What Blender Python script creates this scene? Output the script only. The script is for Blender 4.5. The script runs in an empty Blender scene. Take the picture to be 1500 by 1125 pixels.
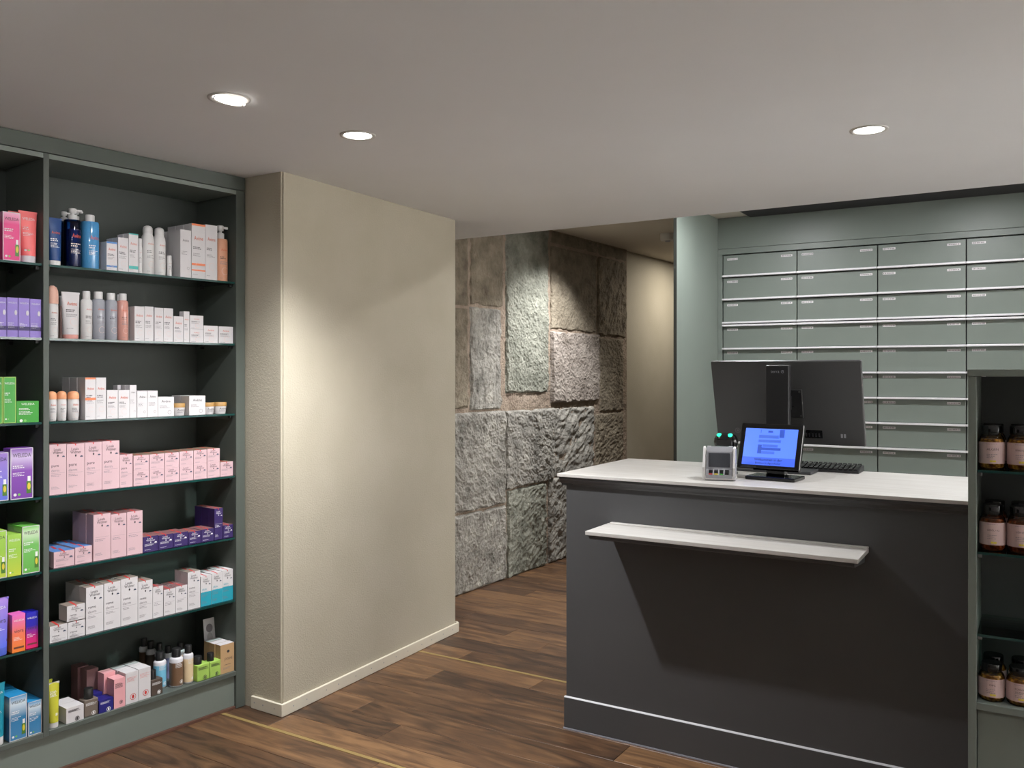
import bpy, bmesh, math, random
from mathutils import Vector, Matrix, noise

# ------------------------------------------------------------------ camera, world, exposure
SC = bpy.context.scene
COL = SC.collection
F, H0, HY = 1280.0, 1.40, 545.0            # focal length in px (1500 wide), eye height, horizon row
cam = bpy.data.cameras.new('camera'); cam.sensor_width = 36; cam.lens = 36 * F / 1500
cam.shift_y = -(562.5 - HY) / 1500; cam.clip_start = .05
co = bpy.data.objects.new('camera', cam); COL.objects.link(co)
co.location = (0, 0, H0); co.rotation_euler = (math.pi / 2, 0, 0); SC.camera = co
W = bpy.data.worlds.new('world'); SC.world = W; W.use_nodes = True
W.node_tree.nodes['Background'].inputs[0].default_value = (1, .95, .88, 1)
W.node_tree.nodes['Background'].inputs[1].default_value = .02
SC.view_settings.view_transform = 'Standard'; SC.view_settings.look = 'None'
SC.view_settings.gamma = 1; SC.view_settings.use_curve_mapping = False
SC.view_settings.exposure = 0.08
WARM = (1, .93, .82); NEUT = (.975, .985, 1.0)
CEIL = 2.216; CEIL2 = 2.445
FILL = 40.0; FILLR = 640.0                                # power of the added fill lamps behind and right of the camera

# ------------------------------------------------------------------ pixel helpers
def floor_pt(px, py, z=0.0):
    Y = (H0 - z) * F / (py - HY); return Vector(((px - 750) / F * Y, Y))
class Frame:                                # a vertical plane: o + t*d, s into the wall
    def __init__(s, o, d):
        s.o = Vector(o); s.d = Vector(d).normalized(); s.n = Vector((-s.d.y, s.d.x)); s.a = math.atan2(s.d.y, s.d.x)
    def t(s, px, off=0.0):
        r = (px - 750) / F; p = s.o + s.n * off
        return (r * p.y - p.x) / (s.d.x - r * s.d.y)
    def z(s, px, py, off=0.0):
        p = s.o + s.d * s.t(px, off) + s.n * off; return H0 - (py - HY) * p.y / F
    def w(s, t, off=0.0, z=0.0):
        p = s.o + s.d * t + s.n * off; return Vector((p.x, p.y, z))
SH = Frame(floor_pt(359, 1034), (965, 1280))            # display shelving front
CT = Frame(floor_pt(826, 1067), (.8575, -.5145))        # counter front
DR = Frame((1.402, 5.945), (.8575, -.5145))             # drawer wall front
ST = Frame((-.355, 5.46), (.5532, .8331))               # stone wall
LO = Frame((1.229, 2.33), (.8575, -.5145))              # low shelf at the right

# ------------------------------------------------------------------ materials
def srgb(r, g, b):
    f = lambda c: (c / 255 / 12.92) if c / 255 <= .04045 else ((c / 255 + .055) / 1.055) ** 2.4
    return (f(r), f(g), f(b))
MC = {}
def mat(name, c, rough=.5, metal=0, emit=None, es=0, coat=0, spec=.5):
    if name in MC: return MC[name]
    m = bpy.data.materials.new(name); m.use_nodes = True; b = m.node_tree.nodes['Principled BSDF']
    b.inputs['Base Color'].default_value = (*c, 1); b.inputs['Roughness'].default_value = rough
    b.inputs['Metallic'].default_value = metal; b.inputs['Coat Weight'].default_value = coat
    b.inputs['Specular IOR Level'].default_value = spec
    if emit: b.inputs['Emission Color'].default_value = (*emit, 1); b.inputs['Emission Strength'].default_value = es
    MC[name] = m; return m
def nd(m, t, **kw):
    n = m.node_tree.nodes.new(t)
    for k, v in kw.items(): setattr(n, k, v)
    return n
def lk(m, a, b): m.node_tree.links.new(a, b)
def bsdf(m): return m.node_tree.nodes['Principled BSDF']
def noisy(name, c1, c2, scale, rough=.6, bump=0, bscale=200, bdist=.002, stretch=(1, 1, 1), detail=6, spec=.5):
    m = mat(name, c1, rough, spec=spec); b = bsdf(m)
    tc = nd(m, 'ShaderNodeTexCoord'); mp = nd(m, 'ShaderNodeMapping'); mp.inputs['Scale'].default_value = stretch
    lk(m, tc.outputs['Object'], mp.inputs[0])
    n = nd(m, 'ShaderNodeTexNoise'); n.inputs['Scale'].default_value = scale; n.inputs['Detail'].default_value = detail
    lk(m, mp.outputs[0], n.inputs[0])
    r = nd(m, 'ShaderNodeValToRGB'); r.color_ramp.elements[0].color = (*c1, 1); r.color_ramp.elements[1].color = (*c2, 1)
    r.color_ramp.elements[0].position = .32; r.color_ramp.elements[1].position = .68
    lk(m, n.outputs[0], r.inputs[0]); lk(m, r.outputs[0], b.inputs['Base Color'])
    if bump:
        n2 = nd(m, 'ShaderNodeTexNoise'); n2.inputs['Scale'].default_value = bscale; n2.inputs['Detail'].default_value = 4
        lk(m, mp.outputs[0], n2.inputs[0]); bp = nd(m, 'ShaderNodeBump'); bp.inputs['Strength'].default_value = bump
        bp.inputs['Distance'].default_value = bdist; lk(m, n2.outputs[0], bp.inputs['Height']); lk(m, bp.outputs[0], b.inputs['Normal'])
    return m
def thin(name, tint, rough=.03, gloss=1.0):
    m = bpy.data.materials.new(name); m.use_nodes = True; t = m.node_tree
    for x in list(t.nodes):
        if x.type == 'BSDF_PRINCIPLED': t.nodes.remove(x)
    out = t.nodes['Material Output']; tr = nd(m, 'ShaderNodeBsdfTransparent'); tr.inputs[0].default_value = (*tint, 1)
    gl = nd(m, 'ShaderNodeBsdfGlossy'); gl.inputs['Roughness'].default_value = rough
    fr = nd(m, 'ShaderNodeFresnel'); fr.inputs[0].default_value = 1.5; mx = nd(m, 'ShaderNodeMixShader')
    lk(m, fr.outputs[0], mx.inputs[0]); lk(m, tr.outputs[0], mx.inputs[1]); lk(m, gl.outputs[0], mx.inputs[2])
    lk(m, mx.outputs[0], out.inputs[0]); MC[name] = m; return m
def gradient(name, stops, rough=.45):       # printed colour gradient running up a carton (object z)
    m = mat(name, stops[0][1], rough); b = bsdf(m); tc = nd(m, 'ShaderNodeTexCoord'); sp = nd(m, 'ShaderNodeSeparateXYZ')
    lk(m, tc.outputs['Generated'], sp.inputs[0]); r = nd(m, 'ShaderNodeValToRGB'); e = r.color_ramp.elements
    e[0].position, e[0].color = stops[0][0], (*stops[0][1], 1); e[1].position, e[1].color = stops[-1][0], (*stops[-1][1], 1)
    for p, c in stops[1:-1]: q = e.new(p); q.color = (*c, 1)
    lk(m, sp.outputs[2], r.inputs[0]); lk(m, r.outputs[0], b.inputs['Base Color']); return m

M_GREEN = noisy('green_lacquer', srgb(112, 120, 113), srgb(116, 124, 117), 3, .42, .05, 500, .0005)
M_GREEND = noisy('green_back_shaded', srgb(68, 73, 69), srgb(71, 76, 72), 3, .5, spec=.25)  # back panel green darkened to stand in for shade behind the products
M_GREENS = noisy('green_lacquer_shaded', srgb(82, 88, 82), srgb(85, 91, 85), 3, .45, .05, 500, .0005, spec=.3)  # darker copy of the green lacquer, standing in for dimmer light
M_WALL = noisy('cream_plaster', srgb(176, 168, 149), srgb(181, 173, 155), 4, .85, .55, 160, .003)
M_CEIL = noisy('ceiling_paint', srgb(231, 231, 231), srgb(234, 234, 234), 2, .9, .08, 180, .001)
M_BASE = mat('cream_baseboard', srgb(214, 206, 188), .45)
M_DARK = noisy('anthracite_lacquer', srgb(72, 72, 73), srgb(75, 75, 76), 3, .5, .04, 500, .0005)
M_BLACK = mat('black_plastic', srgb(30, 30, 31), .38)
M_BLACKG = mat('black_gloss', srgb(14, 14, 15), .12)
M_GAP = mat('black_gap', (.004, .004, .004), .8)
M_ALU = mat('aluminium', srgb(226, 224, 226), .35, .1)
M_CHROME = mat('steel_pin', srgb(120, 120, 120), .3, 1)
M_BRASS = mat('brass_strip', srgb(158, 134, 84), .45, .25)
M_WHITE = mat('white_plastic', srgb(214, 212, 211), .35)
M_LGREY = mat('grey_plastic', srgb(150, 151, 156), .4)
M_INK = mat('dark_ink', srgb(58, 55, 58), .6)
M_INKL = mat('grey_ink', srgb(132, 126, 130), .6)
M_WINK = mat('white_ink', srgb(235, 233, 232), .5)
M_ORINK = mat('orange_ink', srgb(205, 88, 52), .5)
M_REDINK = mat('red_ink', srgb(200, 52, 48), .5)
M_GLASS = thin('shelf_glass', (.80, .90, .87))
M_GEDGE = mat('glass_edge', srgb(20, 62, 58), .12)
M_TOP = noisy('pale_marbled_top', srgb(198, 194, 188), srgb(212, 209, 205), 5, .38, 0, stretch=(.6, 9, 9), detail=8)

# ------------------------------------------------------------------ mesh helpers
class MB:
    def __init__(s): s.v = []; s.f = []; s.m = []; s.mats = []; s.sm = []
    def mi(s, m):
        if m not in s.mats: s.mats.append(m)
        return s.mats.index(m)
    def add(s, vs, fs, m, smooth=False):
        o = len(s.v); s.v += [tuple(v) for v in vs]; k = s.mi(m)
        for f in fs: s.f.append(tuple(o + i for i in f)); s.m.append(k); s.sm.append(smooth)
        return s
    def box(s, x0, x1, y0, y1, z0, z1, m, front=None, top=None):
        vs = [(x0, y0, z0), (x1, y0, z0), (x1, y1, z0), (x0, y1, z0), (x0, y0, z1), (x1, y0, z1), (x1, y1, z1), (x0, y1, z1)]
        s.add(vs, [(0, 3, 2, 1), (1, 2, 6, 5), (2, 3, 7, 6), (3, 0, 4, 7)], m)
        s.add(vs, [(0, 1, 5, 4)], front or m); s.add(vs, [(4, 5, 6, 7)], top or m); return s
    def bev(s, x0, x1, y0, y1, z0, z1, m, b=.002, seg=2):
        bm = bmesh.new(); bmesh.ops.create_cube(bm, size=1)
        for v in bm.verts: v.co = Vector(((x0 + x1) / 2 + v.co.x * (x1 - x0), (y0 + y1) / 2 + v.co.y * (y1 - y0), (z0 + z1) / 2 + v.co.z * (z1 - z0)))
        bmesh.ops.bevel(bm, geom=bm.edges[:], offset=b, segments=seg, affect='EDGES', profile=.5)
        bm.verts.index_update(); s.add([v.co for v in bm.verts], [[v.index for v in f.verts] for f in bm.faces], m); bm.free(); return s
    def prism(s, pts, z0, z1, m):           # counter-clockwise footprint
        n = len(pts); vs = [(x, y, z0) for x, y in pts] + [(x, y, z1) for x, y in pts]
        return s.add(vs, [tuple(range(n))[::-1], tuple(range(n, 2 * n))] + [(i, (i + 1) % n, n + (i + 1) % n, n + i) for i in range(n)], m)
    def prof_x(s, pts, x0, x1, m):          # (y,z) outline swept along x
        n = len(pts); vs = [(x0, y, z) for y, z in pts] + [(x1, y, z) for y, z in pts]
        return s.add(vs, [tuple(range(n)), tuple(range(n, 2 * n))[::-1]] + [(i, n + i, n + (i + 1) % n, (i + 1) % n) for i in range(n)], m)
    def lathe(s, prof, m, cx=0, cy=0, n=20, sy=1.0, z0=0, mats=None):
        vs = []; fs = []
        for r, z in prof:
            for i in range(n): a = 2 * math.pi * i / n; vs.append((cx + r * math.cos(a), cy + r * sy * math.sin(a), z0 + z))
        k = len(prof)
        for j in range(k - 1):
            for i in range(n): fs.append((j * n + i, j * n + (i + 1) % n, (j + 1) * n + (i + 1) % n, (j + 1) * n + i))
        s.add(vs, fs, m, True); s.add(vs, [tuple(range(n))[::-1], tuple(range((k - 1) * n, k * n))], m); return s
    def loft(s, rings, m, smooth=True):     # list of equal-length rings
        n = len(rings[0]); vs = [p for r in rings for p in r]; fs = []
        for j in range(len(rings) - 1):
            for i in range(n): fs.append((j * n + i, j * n + (i + 1) % n, (j + 1) * n + (i + 1) % n, (j + 1) * n + i))
        s.add(vs, fs, m, smooth); s.add(vs, [tuple(range(n))[::-1], tuple(range((len(rings) - 1) * n, len(rings) * n))], m); return s
    def mesh(s, name):
        me = bpy.data.meshes.new(name); me.from_pydata(s.v, [], s.f)
        for m in s.mats: me.materials.append(m)
        me.polygons.foreach_set('material_index', s.m); me.polygons.foreach_set('use_smooth', s.sm); me.update(); return me
def link(name, data, parent=None, loc=None, rz=None):
    o = bpy.data.objects.new(name, data); COL.objects.link(o)
    if parent: o.parent = parent
    if loc is not None: o.location = loc
    if rz is not None: o.rotation_euler = (0, 0, rz)
    return o
def obj(name, mb, parent=None, loc=None, rz=None): return link(name, mb.mesh(name), parent, loc, rz)
def tag(o, label, cat, group=None):
    o['label'] = label; o['category'] = cat
    if group: o['group'] = group
    return o
def thing(name, label, cat, loc, rz=0, group=None): return tag(link(name, None, None, loc, rz), label, cat, group)
def struct(name, mb, loc=None, rz=None, label=None, cat=None):
    o = obj(name, mb, None, loc, rz); o['kind'] = 'structure'
    if label: o['label'] = label; o['category'] = cat
    return o

# ------------------------------------------------------------------ lettering
TX = {}
def text_geo(s):
    if s in TX: return TX[s]
    cu = bpy.data.curves.new('text', 'FONT'); cu.body = s; cu.resolution_u = 2; cu.align_x = 'CENTER'
    o = bpy.data.objects.new('text', cu); COL.objects.link(o)
    me = bpy.data.meshes.new_from_object(o.evaluated_get(bpy.context.evaluated_depsgraph_get()))
    vs = [(v.co.x, v.co.y) for v in me.vertices]; fs = [tuple(p.vertices) for p in me.polygons]
    bpy.data.objects.remove(o); bpy.data.curves.remove(cu); bpy.data.meshes.remove(me)
    x0 = min(v[0] for v in vs); x1 = max(v[0] for v in vs); y0 = min(v[1] for v in vs); y1 = max(v[1] for v in vs)
    k = 1 / (y1 - y0); vs = [((x - (x0 + x1) / 2) * k, (y - (y0 + y1) / 2) * k) for x, y in vs]
    TX[s] = (vs, fs, (x1 - x0) * k); return TX[s]
class Print(MB):                            # flat print on a front face (x right, z up, facing -y)
    def __init__(s, y=-.0005, r=None): super().__init__(); s.y = y; s.r = r
    def pt(s, x, z):
        if s.r: a = x / s.r; R = s.r + .0005; return (R * math.sin(a), s.r - R * math.cos(a), z)
        return (x, s.y, z)
    def text(s, st, cx, cz, w, h, m):
        vs, fs, ww = text_geo(st); kx = min(w / ww, h * 1.15); kz = h
        if kx < h * .6: kz = max(kx, h * .55)
        return s.add([s.pt(cx + x * kx, cz + z * kz) for x, z in vs], fs, m)
    def rect(s, x0, x1, z0, z1, m, n=None):
        n = n or (6 if s.r else 1); vs = []
        for i in range(n + 1): x = x0 + (x1 - x0) * i / n; vs += [s.pt(x, z0), s.pt(x, z1)]
        return s.add(vs, [(2 * i, 2 * i + 2, 2 * i + 3, 2 * i + 1) for i in range(n)], m)
    def ell(s, cx, cz, rx, rz, m, n=14, a0=0, a1=2 * math.pi):
        full = a1 - a0 > 6.2; k = n if full else n + 1
        return s.add([s.pt(cx + rx * math.cos(a0 + (a1 - a0) * i / n), cz + rz * math.sin(a0 + (a1 - a0) * i / n)) for i in range(k)], [tuple(range(k))], m)
    def ring(s, cx, cz, r, w, m, n=20, a0=0, a1=2 * math.pi):
        vs = []
        for i in range(n + 1):
            a = a0 + (a1 - a0) * i / n
            vs += [s.pt(cx + r * math.cos(a), cz + r * math.sin(a)), s.pt(cx + (r - w) * math.cos(a), cz + (r - w) * math.sin(a))]
        return s.add(vs, [(2 * i, 2 * i + 1, 2 * i + 3, 2 * i + 2) for i in range(n)], m)
    def fine(s, x0, x1, z1, rows, lh, m, seed=0, fill=.5):   # illegible small print: broken lines
        rg = random.Random(seed); lh *= .72
        for k in range(rows):
            z = z1 - k * lh * 2.1; x = x0; end = x0 + (x1 - x0) * rg.uniform(.55, 1)
            while x < end:
                w = (x1 - x0) * rg.uniform(.05, .17); s.rect(x, min(x + w, x1), z - lh * fill * 1.6, z, m, 1); x += w + lh * .6
        return s

# ------------------------------------------------------------------ the room
R0 = random.Random(7)
fl = struct('floor', MB().box(-3.6, 5.2, -2.6, 11, -.06, -.012, mat('subfloor', srgb(52, 38, 28), .7)))
struct('floor_bounce', MB().box(-3.6, 5.2, -2.6, .85, -.012, .0, noisy('pale_bounce_floor', srgb(126, 120, 112), srgb(136, 130, 122), 3, .6)))  # unseen floor area added to bounce light up to the ceiling
def wood():
    m = mat('dark_oak', (.1, .06, .03), .42); b = bsdf(m); tc = nd(m, 'ShaderNodeTexCoord'); oi = nd(m, 'ShaderNodeObjectInfo')
    ad = nd(m, 'ShaderNodeVectorMath', operation='MULTIPLY_ADD'); cx = nd(m, 'ShaderNodeCombineXYZ')
    for i in range(3): lk(m, oi.outputs['Random'], cx.inputs[i])
    ad.inputs[1].default_value = (37, 53, 19); lk(m, cx.outputs[0], ad.inputs[0]); lk(m, tc.outputs['Object'], ad.inputs[2])
    mp = nd(m, 'ShaderNodeMapping'); mp.inputs['Scale'].default_value = (1.0, 6.5, 6.5); lk(m, ad.outputs[0], mp.inputs[0])
    n1 = nd(m, 'ShaderNodeTexNoise'); n1.inputs['Scale'].default_value = 2.2; n1.inputs['Detail'].default_value = 8; n1.inputs['Distortion'].default_value = 2.2
    lk(m, mp.outputs[0], n1.inputs[0])
    mp2 = nd(m, 'ShaderNodeMapping'); mp2.inputs['Scale'].default_value = (4, 90, 90); lk(m, ad.outputs[0], mp2.inputs[0])
    n2 = nd(m, 'ShaderNodeTexNoise'); n2.inputs['Scale'].default_value = 2; n2.inputs['Detail'].default_value = 4; lk(m, mp2.outputs[0], n2.inputs[0])
    r = nd(m, 'ShaderNodeValToRGB'); e = r.color_ramp.elements
    e[0].position = .30; e[0].color = (*srgb(56, 40, 29), 1); e[1].position = .72; e[1].color = (*srgb(132, 98, 66), 1)
    q = e.new(.5); q.color = (*srgb(94, 67, 46), 1)
    mx = nd(m, 'ShaderNodeMath', operation='MULTIPLY_ADD'); mx.inputs[1].default_value = .22; lk(m, n2.outputs[0], mx.inputs[0])
    s1 = nd(m, 'ShaderNodeMath', operation='MULTIPLY_ADD'); s1.inputs[1].default_value = .8; s1.inputs[2].default_value = 0; lk(m, n1.outputs[0], s1.inputs[0])
    lk(m, s1.outputs[0], mx.inputs[2])
    rr = nd(m, 'ShaderNodeMath', operation='MULTIPLY_ADD'); rr.inputs[1].default_value = .24; rr.inputs[2].default_value = -.12; lk(m, oi.outputs['Random'], rr.inputs[0])
    sm = nd(m, 'ShaderNodeMath', operation='ADD'); lk(m, mx.outputs[0], sm.inputs[0]); lk(m, rr.outputs[0], sm.inputs[1])
    lk(m, sm.outputs[0], r.inputs[0]); lk(m, r.outputs[0], b.inputs['Base Color'])
    bp = nd(m, 'ShaderNodeBump'); bp.inputs['Strength'].default_value = .25; bp.inputs['Distance'].default_value = .001
    lk(m, n2.outputs[0], bp.inputs['Height']); lk(m, bp.outputs[0], b.inputs['Normal']); return m
M_OAK = wood()
PD = Vector((-.850, .527)).normalized()     # planks run parallel to the two brass strips
PN = Vector((PD.y, -PD.x))                  # across, away from the camera
PA = math.atan2(PD.y, PD.x)
B1 = floor_pt(609.9, 953.8); B2 = floor_pt(328, 1047.3)
b1, b2 = B1.dot(PN), B2.dot(PN)
PW = (b1 - b2) / max(1, round((b1 - b2) / .15))
strip_w = .018
rows = range(-12, 44)
PLM = {}
def plank_mesh(L, w):
    k = (round(L, 2), round(w, 4))
    if k not in PLM: PLM[k] = MB().bev(0, k[0] - .0012, .0006, w - .0006, -.012, 0, M_OAK, .0012, 1).mesh('plank')
    return PLM[k]
def visible_floor(p):                       # keep planks near what the photograph can see of the floor
    return -2.6 < p.x < 2.6 and 1.0 < p.y < 9.6
for i in rows:
    y0 = b2 + i * PW; a = -9 + R0.uniform(0, 1.4); brass = i in (0, round((b1 - b2) / PW))
    while a < 6:
        L = R0.choice((1.1, 1.4, 1.7, 2.0)); c = PD * (a + L / 2) + PN * (y0 + PW / 2)
        if visible_floor(c):
            p = PD * a + PN * (y0 + (strip_w if brass else 0))
            # plank local x along PD, local y along PN (PN = 90 deg left or right of PD)
            o = link('plank', plank_mesh(L, PW - (strip_w if brass else 0)), fl, (p.x, p.y, 0), PA)
            if PN.dot(Vector((-PD.y, PD.x))) < 0: o.location = ((p + PN * (PW - (strip_w if brass else 0))).x, (p + PN * (PW - (strip_w if brass else 0))).y, 0)
        a += L
for bb, e0, e1 in ((b1, B1, PD * -2.6 + B1), (b2, B2, PD * -2.4 + B2)):
    mbb = MB().box(0, (e1 - e0).length + .3, 0, strip_w - .001, -.012, .0006, M_BRASS)
    st = obj('brass_strip', mbb, fl); q = e0 + PD * .3; st.rotation_euler = (0, 0, math.atan2(-PD.y, -PD.x)); 
    if Vector((PD.y, -PD.x)).dot(PN) < 0: q = q + PN * strip_w
    st.location = (q.x, q.y, 0); st['label'] = 'thin brass inlay strip'

E1 = floor_pt(684, 349.3, CEIL); E2 = floor_pt(1500, 268.4, CEIL); ed = (E2 - E1).normalized()
EL = E1 - ed * 2.2; ER = E2 + ed * 3.2
struct('ceiling', MB().prism([(-3.6, -2.6), (5.2, -2.6), (ER.x, ER.y), (EL.x, EL.y), (-3.6, EL.y)], CEIL, CEIL + .30, M_CEIL))
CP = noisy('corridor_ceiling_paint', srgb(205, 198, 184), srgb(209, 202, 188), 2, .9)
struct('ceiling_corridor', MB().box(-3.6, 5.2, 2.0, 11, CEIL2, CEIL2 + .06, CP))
# dark strip under the upper ceiling, above the drawer wall
sl = MB(); sl.box(.22, 3.6, -1.20, -.002, CEIL2 - .012, CEIL2 - .002, mat('dark_strip', srgb(34, 34, 34), .8))
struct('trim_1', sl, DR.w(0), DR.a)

# pillar of cream plaster between shelving and passage
P1 = floor_pt(414.5, 1051); P2 = floor_pt(672.5, 925.5); P0 = floor_pt(359.5, 1034)
bt = .012
fa = (P2 - P1).normalized(); fn = Vector((fa.y, -fa.x)); sa = (P1 - P0).normalized()
sn = Vector((sa.y, -sa.x))
Q1 = P1 - fn * bt - sn * bt * .6; Q2 = P2 - fn * bt - fa * bt
pl = [Q1, Q2, Q2 + Vector((-.86, .52)) * 1.2, Q1 + Vector((-1.2, 1.7)), Q1 - sa * .9]
def wallmesh(pts, z0, z1, m):
    bm = bmesh.new(); vs = [bm.verts.new((p[0], p[1], z0)) for p in pts]; f = bm.faces.new(vs)
    r = bmesh.ops.extrude_face_region(bm, geom=[f]); bmesh.ops.translate(bm, verts=[v for v in r['geom'] if isinstance(v, bmesh.types.BMVert)], vec=(0, 0, z1 - z0))
    bmesh.ops.recalc_face_normals(bm, faces=bm.faces[:])
    ve = [e for e in bm.edges if abs(e.verts[0].co.z - e.verts[1].co.z) > .1]
    bmesh.ops.bevel(bm, geom=ve, offset=.008, segments=3, affect='EDGES')
    mb = MB(); bm.verts.index_update(); mb.add([v.co for v in bm.verts], [[v.index for v in f.verts] for f in bm.faces], m); bm.free(); return mb
struct('wall_center', wallmesh(pl, 0, CEIL + .02, M_WALL))
BH = .052
for nm, a, b, nn in (('baseboard_left', Q1 - sa * .175, Q1 + sa * 0, sn), ('baseboard_center', Q1, Q2 + fa * bt, fn)):
    L = (b - a).length; ang = math.atan2((b - a).y, (b - a).x)
    ext = .0125
    o = struct(nm, MB().bev(0 if nm != 'baseboard_center' else -.004, L + (ext if nm == 'baseboard_left' else 0), -bt, 0, .001, BH, M_BASE, .002, 1), (a.x, a.y, 0), ang)
    n_s = 3 if L < .3 else 13
    for k in range(n_s):
        x = L * (k + .45) / n_s + R0.uniform(-.02, .02); s_ = MB()
        s_.add([(x + .003 * math.cos(q * math.pi / 4), -bt - .0006, .028 + .003 * math.sin(q * math.pi / 4)) for q in range(8)], [tuple(range(8))], M_LGREY)
        obj('screw', s_, o)
a = Q2 + fa * bt; struct('baseboard_back', MB().bev(0, 1.0, -bt, 0, .001, BH, M_BASE, .002, 1), (a.x, a.y, 0), math.atan2(.52, -.86) )

# outer walls that close the shop behind and beside the camera, and the passage wall
WP = noisy('shop_wall_paint', srgb(232, 230, 227), srgb(236, 234, 231), 3, .9)
struct('wall_front', MB().box(-3.6, 5.2, -2.7, -2.6, 0, 2.6, WP))
struct('wall_right', MB().box(5.2, 5.3, -2.7, 11, 0, 2.6, WP))
struct('wall_far', MB().box(-3.6, 5.2, 11, 11.1, 0, 2.6, WP))
struct('wall_left', MB().box(-4.4, .0, .36, .46, 0, CEIL + .02, WP), SH.w(0), SH.a)
struct('wall_back', MB().box(.05, 4.6, .62, .72, 0, CEIL2, WP), DR.w(0), DR.a)
tE = ST.t(918)
struct('wall_passage', MB().box(tE + .004, tE + 3.4, .03, .20, 0, CEIL2, M_WALL), ST.w(0), ST.a)

# ------------------------------------------------------------------ stone wall: each ashlar is a part
def stone_mat(name, c1, c2, c3):
    m = mat(name, c1, .9, spec=.25); b = bsdf(m); tc = nd(m, 'ShaderNodeTexCoord')
    n = nd(m, 'ShaderNodeTexNoise'); n.inputs['Scale'].default_value = 7; n.inputs['Detail'].default_value = 9; n.inputs['Roughness'].default_value = .65; lk(m, tc.outputs['Object'], n.inputs[0])
    r = nd(m, 'ShaderNodeValToRGB'); e = r.color_ramp.elements; e[0].position = .33; e[0].color = (*c1, 1); e[1].position = .7; e[1].color = (*c3, 1); q = e.new(.5); q.color = (*c2, 1)
    lk(m, n.outputs[0], r.inputs[0]); lk(m, r.outputs[0], b.inputs['Base Color'])
    n2 = nd(m, 'ShaderNodeTexNoise'); n2.inputs['Scale'].default_value = 60; n2.inputs['Detail'].default_value = 5; lk(m, tc.outputs['Object'], n2.inputs[0])
    bp = nd(m, 'ShaderNodeBump'); bp.inputs['Strength'].default_value = .8; bp.inputs['Distance'].default_value = .014
    lk(m, n2.outputs[0], bp.inputs['Height']); lk(m, bp.outputs[0], b.inputs['Normal']); return m
SG = stone_mat('grey_green_sandstone', srgb(106, 106, 95), srgb(136, 136, 124), srgb(164, 163, 150))
SB = stone_mat('brown_sandstone', srgb(104, 94, 80), srgb(128, 118, 102), srgb(150, 140, 122))
SL = stone_mat('pale_grey_sandstone', srgb(116, 113, 106), srgb(146, 142, 134), srgb(176, 171, 161))
SR = stone_mat('reddish_grey_sandstone', srgb(122, 112, 103), srgb(148, 138, 129), srgb(174, 164, 154))
SM = stone_mat('pinkish_mortar', srgb(130, 114, 100), srgb(150, 134, 118), srgb(168, 152, 136))
def rough_patch(x0, x1, z0, z1, m, proud, amp, dirn, dens, seed, edge=.012, res=.0075, y_back=.10):
    nx = max(4, int((x1 - x0) / res)); nz = max(4, int((z1 - z0) / res)); vs = []; fs = []
    ca, sa_ = math.cos(dirn), math.sin(dirn)
    for j in range(nz + 1):
        for i in range(nx + 1):
            x = x0 + (x1 - x0) * i / nx; z = z0 + (z1 - z0) * j / nz
            e = min(x - x0, x1 - x, z - z0, z1 - z) + .012 * noise.noise((x * 14, z * 14, seed))
            k = max(0, min(1, e / edge)); k = k * k * (3 - 2 * k)
            u = x * ca + z * sa_; w = -x * sa_ + z * ca
            h = noise.noise((u * dens * .6, w * dens, seed * 3.1)) * .75 + noise.noise((u * dens * 1.5, w * dens * 2.4, seed + 9)) * .6
            h += noise.fractal((x * 4, z * 4, seed + 4.), 1, 2, 3) * .35
            wob = .010 * noise.noise((x * 9, z * 9, seed + 20))
            inner = 0 < i < nx and 0 < j < nz
            vs.append((x + (wob if inner else 0), -(proud * k + amp * h * (.25 + .75 * k)), z + (wob if inner else 0)))
    for j in range(nz):
        for i in range(nx): a = j * (nx + 1) + i; fs.append((a, a + 1, a + nx + 2, a + nx + 1))
    mb = MB(); mb.add(vs, fs, m, False)
    # sides and back so that the block has depth
    rim = [i for i in range(nx + 1)] + [(j) * (nx + 1) + nx for j in range(1, nz + 1)] + [nz * (nx + 1) + i for i in range(nx - 1, -1, -1)] + [j * (nx + 1) for j in range(nz - 1, 0, -1)]
    o = len(mb.v); mb.v += [(vs[i][0], y_back, vs[i][2]) for i in rim]; L = len(rim); k = mb.mi(m)
    for i in range(L): mb.f.append((rim[i], o + i, o + (i + 1) % L, rim[(i + 1) % L])); mb.m.append(k); mb.sm.append(False)
    mb.f.append(tuple(o + i for i in range(L))); mb.m.append(k); mb.sm.append(False)
    return mb
sw = thing('wall_stone', 'rough wall of large grey sandstone blocks beside the passage', 'wall', ST.w(0), ST.a)
sw['kind'] = 'structure'
obj('mortar', rough_patch(-1.2, tE, 0, CEIL2, SM, 0, .007, .4, 22, 3.3, res=.025, y_back=.2), sw)
sx = lambda c: ST.t(640 + c / 1.875)
def sz(cx, cy): return ST.z(640 + cx / 1.875, 300 + cy / 1.875)
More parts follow.
